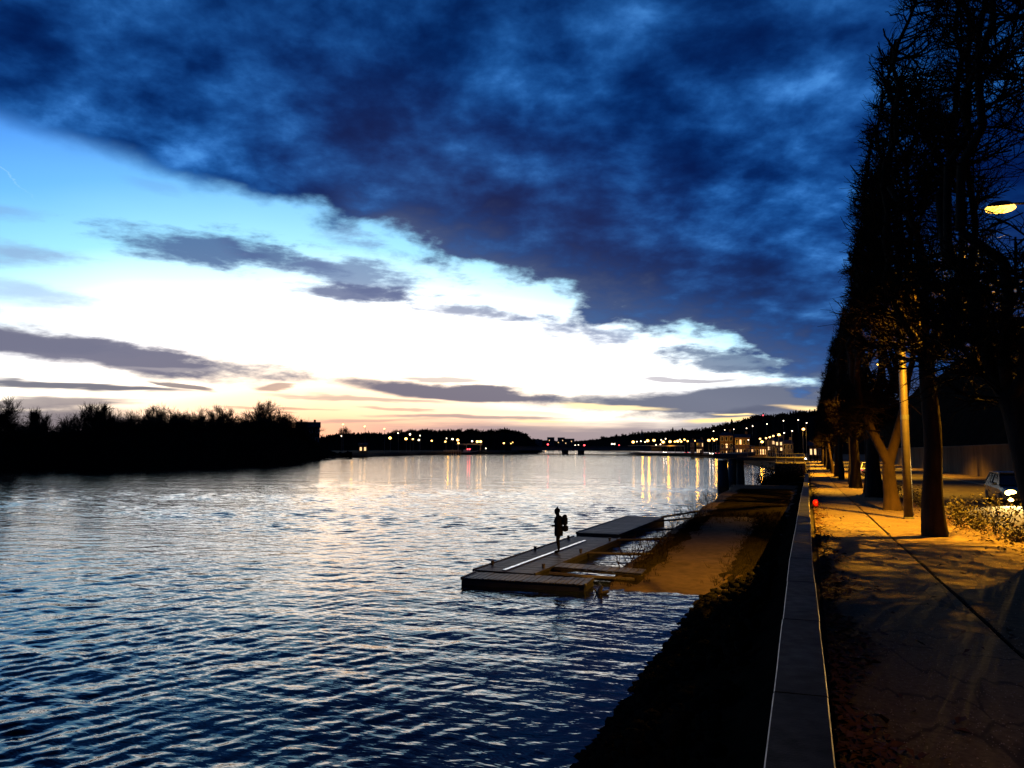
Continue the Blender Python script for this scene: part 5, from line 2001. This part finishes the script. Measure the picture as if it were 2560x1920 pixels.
q = (-3.0, 84.5, -2.4)
for i, (x, y, h) in enumerate([(-2.6, 82.0, 3.0), (-3.6, 83.5, 2.4), (-1.2, 82.0, 2.8)]):
    rg = np.random.default_rng(330 + i)
    root = empty('bush', (x, y, -2.7))
    tag(root, 'dense dark bush filling the bank in front of the jetty abutment', 'bush', 'bushes by the jetty')
    s_ = Segs()
    tips = []
    for k in range(40):
        pts, dd = wander(np.array([rg.normal(0, 0.5), rg.normal(0, 0.5), 0.0]), np.array([rg.normal(0, 0.45), rg.normal(0, 0.45), 1.0]), h * rg.uniform(0.6, 1.0), 5, 0.15, 0.0, rg)
        s_.path(pts, 0.03, 0.01)
        tips += pts[1:]
    v, f = s_.arrays(3)
    mesh_np('stem', v, f, M['twig'], root)['kind'] = 'stuff'
    tips = np.array(tips)
    v, f = leaf_cloud(rg, 2600, lambda r_: tips[r_.integers(len(tips))] + r_.normal(0, 0.25, 3), 0.11)
    mesh_np('foliage', v, f, M['bank'], root)

# fallen leaves: thick along the parapet and on the verge, scattered elsewhere
rg = np.random.default_rng(91)


def litter(n, fx, y0, y1, size):
    V, F = [], []
    for i in range(n):
        y_ = y0 * (y1 / y0) ** rg.random()
        x_ = fx(rg, y_)
        c = np.array([x_, y_, gzf(y_) + rg.uniform(0.008, 0.035)])
        a_ = rg.uniform(0, 6.28)
        s = size * rg.uniform(0.5, 1.3)
        u = np.array([math.cos(a_), math.sin(a_), rg.normal(0, 0.25)])
        v = np.array([-math.sin(a_), math.cos(a_), rg.normal(0, 0.25)])
        curl = np.array([0, 0, s * rg.uniform(0.05, 0.45)])
        k = len(V)
        V += [c - u * s, c - v * s * .55 + curl, c + u * s + curl * .6, c + v * s * .55 + curl, c]
        F += [(k, k + 1, k + 4, k + 4), (k + 1, k + 2, k + 4, k + 4), (k + 2, k + 3, k + 4, k + 4), (k + 3, k, k + 4, k + 4)]
    V, F = np.array(V), np.array(F)[:, :3]
    return V, F


sets = [litter(2600, lambda r, y: 0.13 + abs(r.normal(0, 0.16)) * (1.0 + 0.6 * math.sin(y * 1.7)), 3.2, 60, 0.050),
        litter(420, lambda r, y: r.uniform(0.3, 4.6), 3.2, 50, 0.045),
        litter(1500, lambda r, y: 4.1 + r.normal(0, 0.42), 15, 60, 0.055)]
Vs, Fs, o_ = [], [], 0
for v, f in sets:
    Vs.append(v)
    Fs.append(f + o_)
    o_ += len(v)
tag(mesh_np('leaf_litter', np.concatenate(Vs), np.concatenate(Fs), M['leaf']), 'brown fallen leaves strewn along the parapet foot and verge', 'leaves', kind='stuff')
# loose grit on the path
b = MB()
V, F = [], []
for i in range(9000):
    y_ = 3.0 * (16 / 3.0) ** rg.random()
    x_ = rg.uniform(0.15, 3.9) if rg.random() < 0.8 else rg.uniform(0.1, 1.7)
    s = rg.uniform(0.003, 0.008)
    c = np.array([x_, y_, gzf(y_) + s * 0.3])
    k = len(V)
    e1 = rg.uniform(0.6, 1.2, 4) * s
    V += [c + [e1[0], 0, 0], c + [0, e1[1], 0], c + [-e1[2], 0, 0], c + [0, -e1[3], 0], c + [0, 0, s]]
    F += [(k, k + 1, k + 4), (k + 1, k + 2, k + 4), (k + 2, k + 3, k + 4), (k + 3, k, k + 4)]
tag(mesh_np('grit', np.array(V), np.array(F), M['pebble']), 'loose pale grit scattered over the near footpath', 'grit', kind='stuff')
# twigs and a scrap on the path
for i, (x, y, L, lb) in enumerate([(1.02, 4.55, 0.22, 'short pale twig on the near footpath'), (0.62, 4.35, 0.16, 'bent pale twig on the footpath beside the parapet leaves'), (1.35, 5.9, 0.20, 'curled pale strip lying on the near footpath')]):
    rg2 = np.random.default_rng(500 + i)
    pts, _ = wander(np.array([0, 0, 0.012]), np.array([rg2.normal(0, 1), rg2.normal(0, 1), 0.0]), L, 5, 0.3, 0.0, rg2)
    pts = [np.array([p_[0], p_[1], 0.012 + 0.008 * math.sin(j)]) for j, p_ in enumerate(pts)]
    o = MB().tube(pts, [0.006, 0.007, 0.006, 0.006, 0.005, 0.003], 5).build('twig', M['pebble'])
    o.location = (x, y, gzf(y))
    tag(o, lb, 'twig')
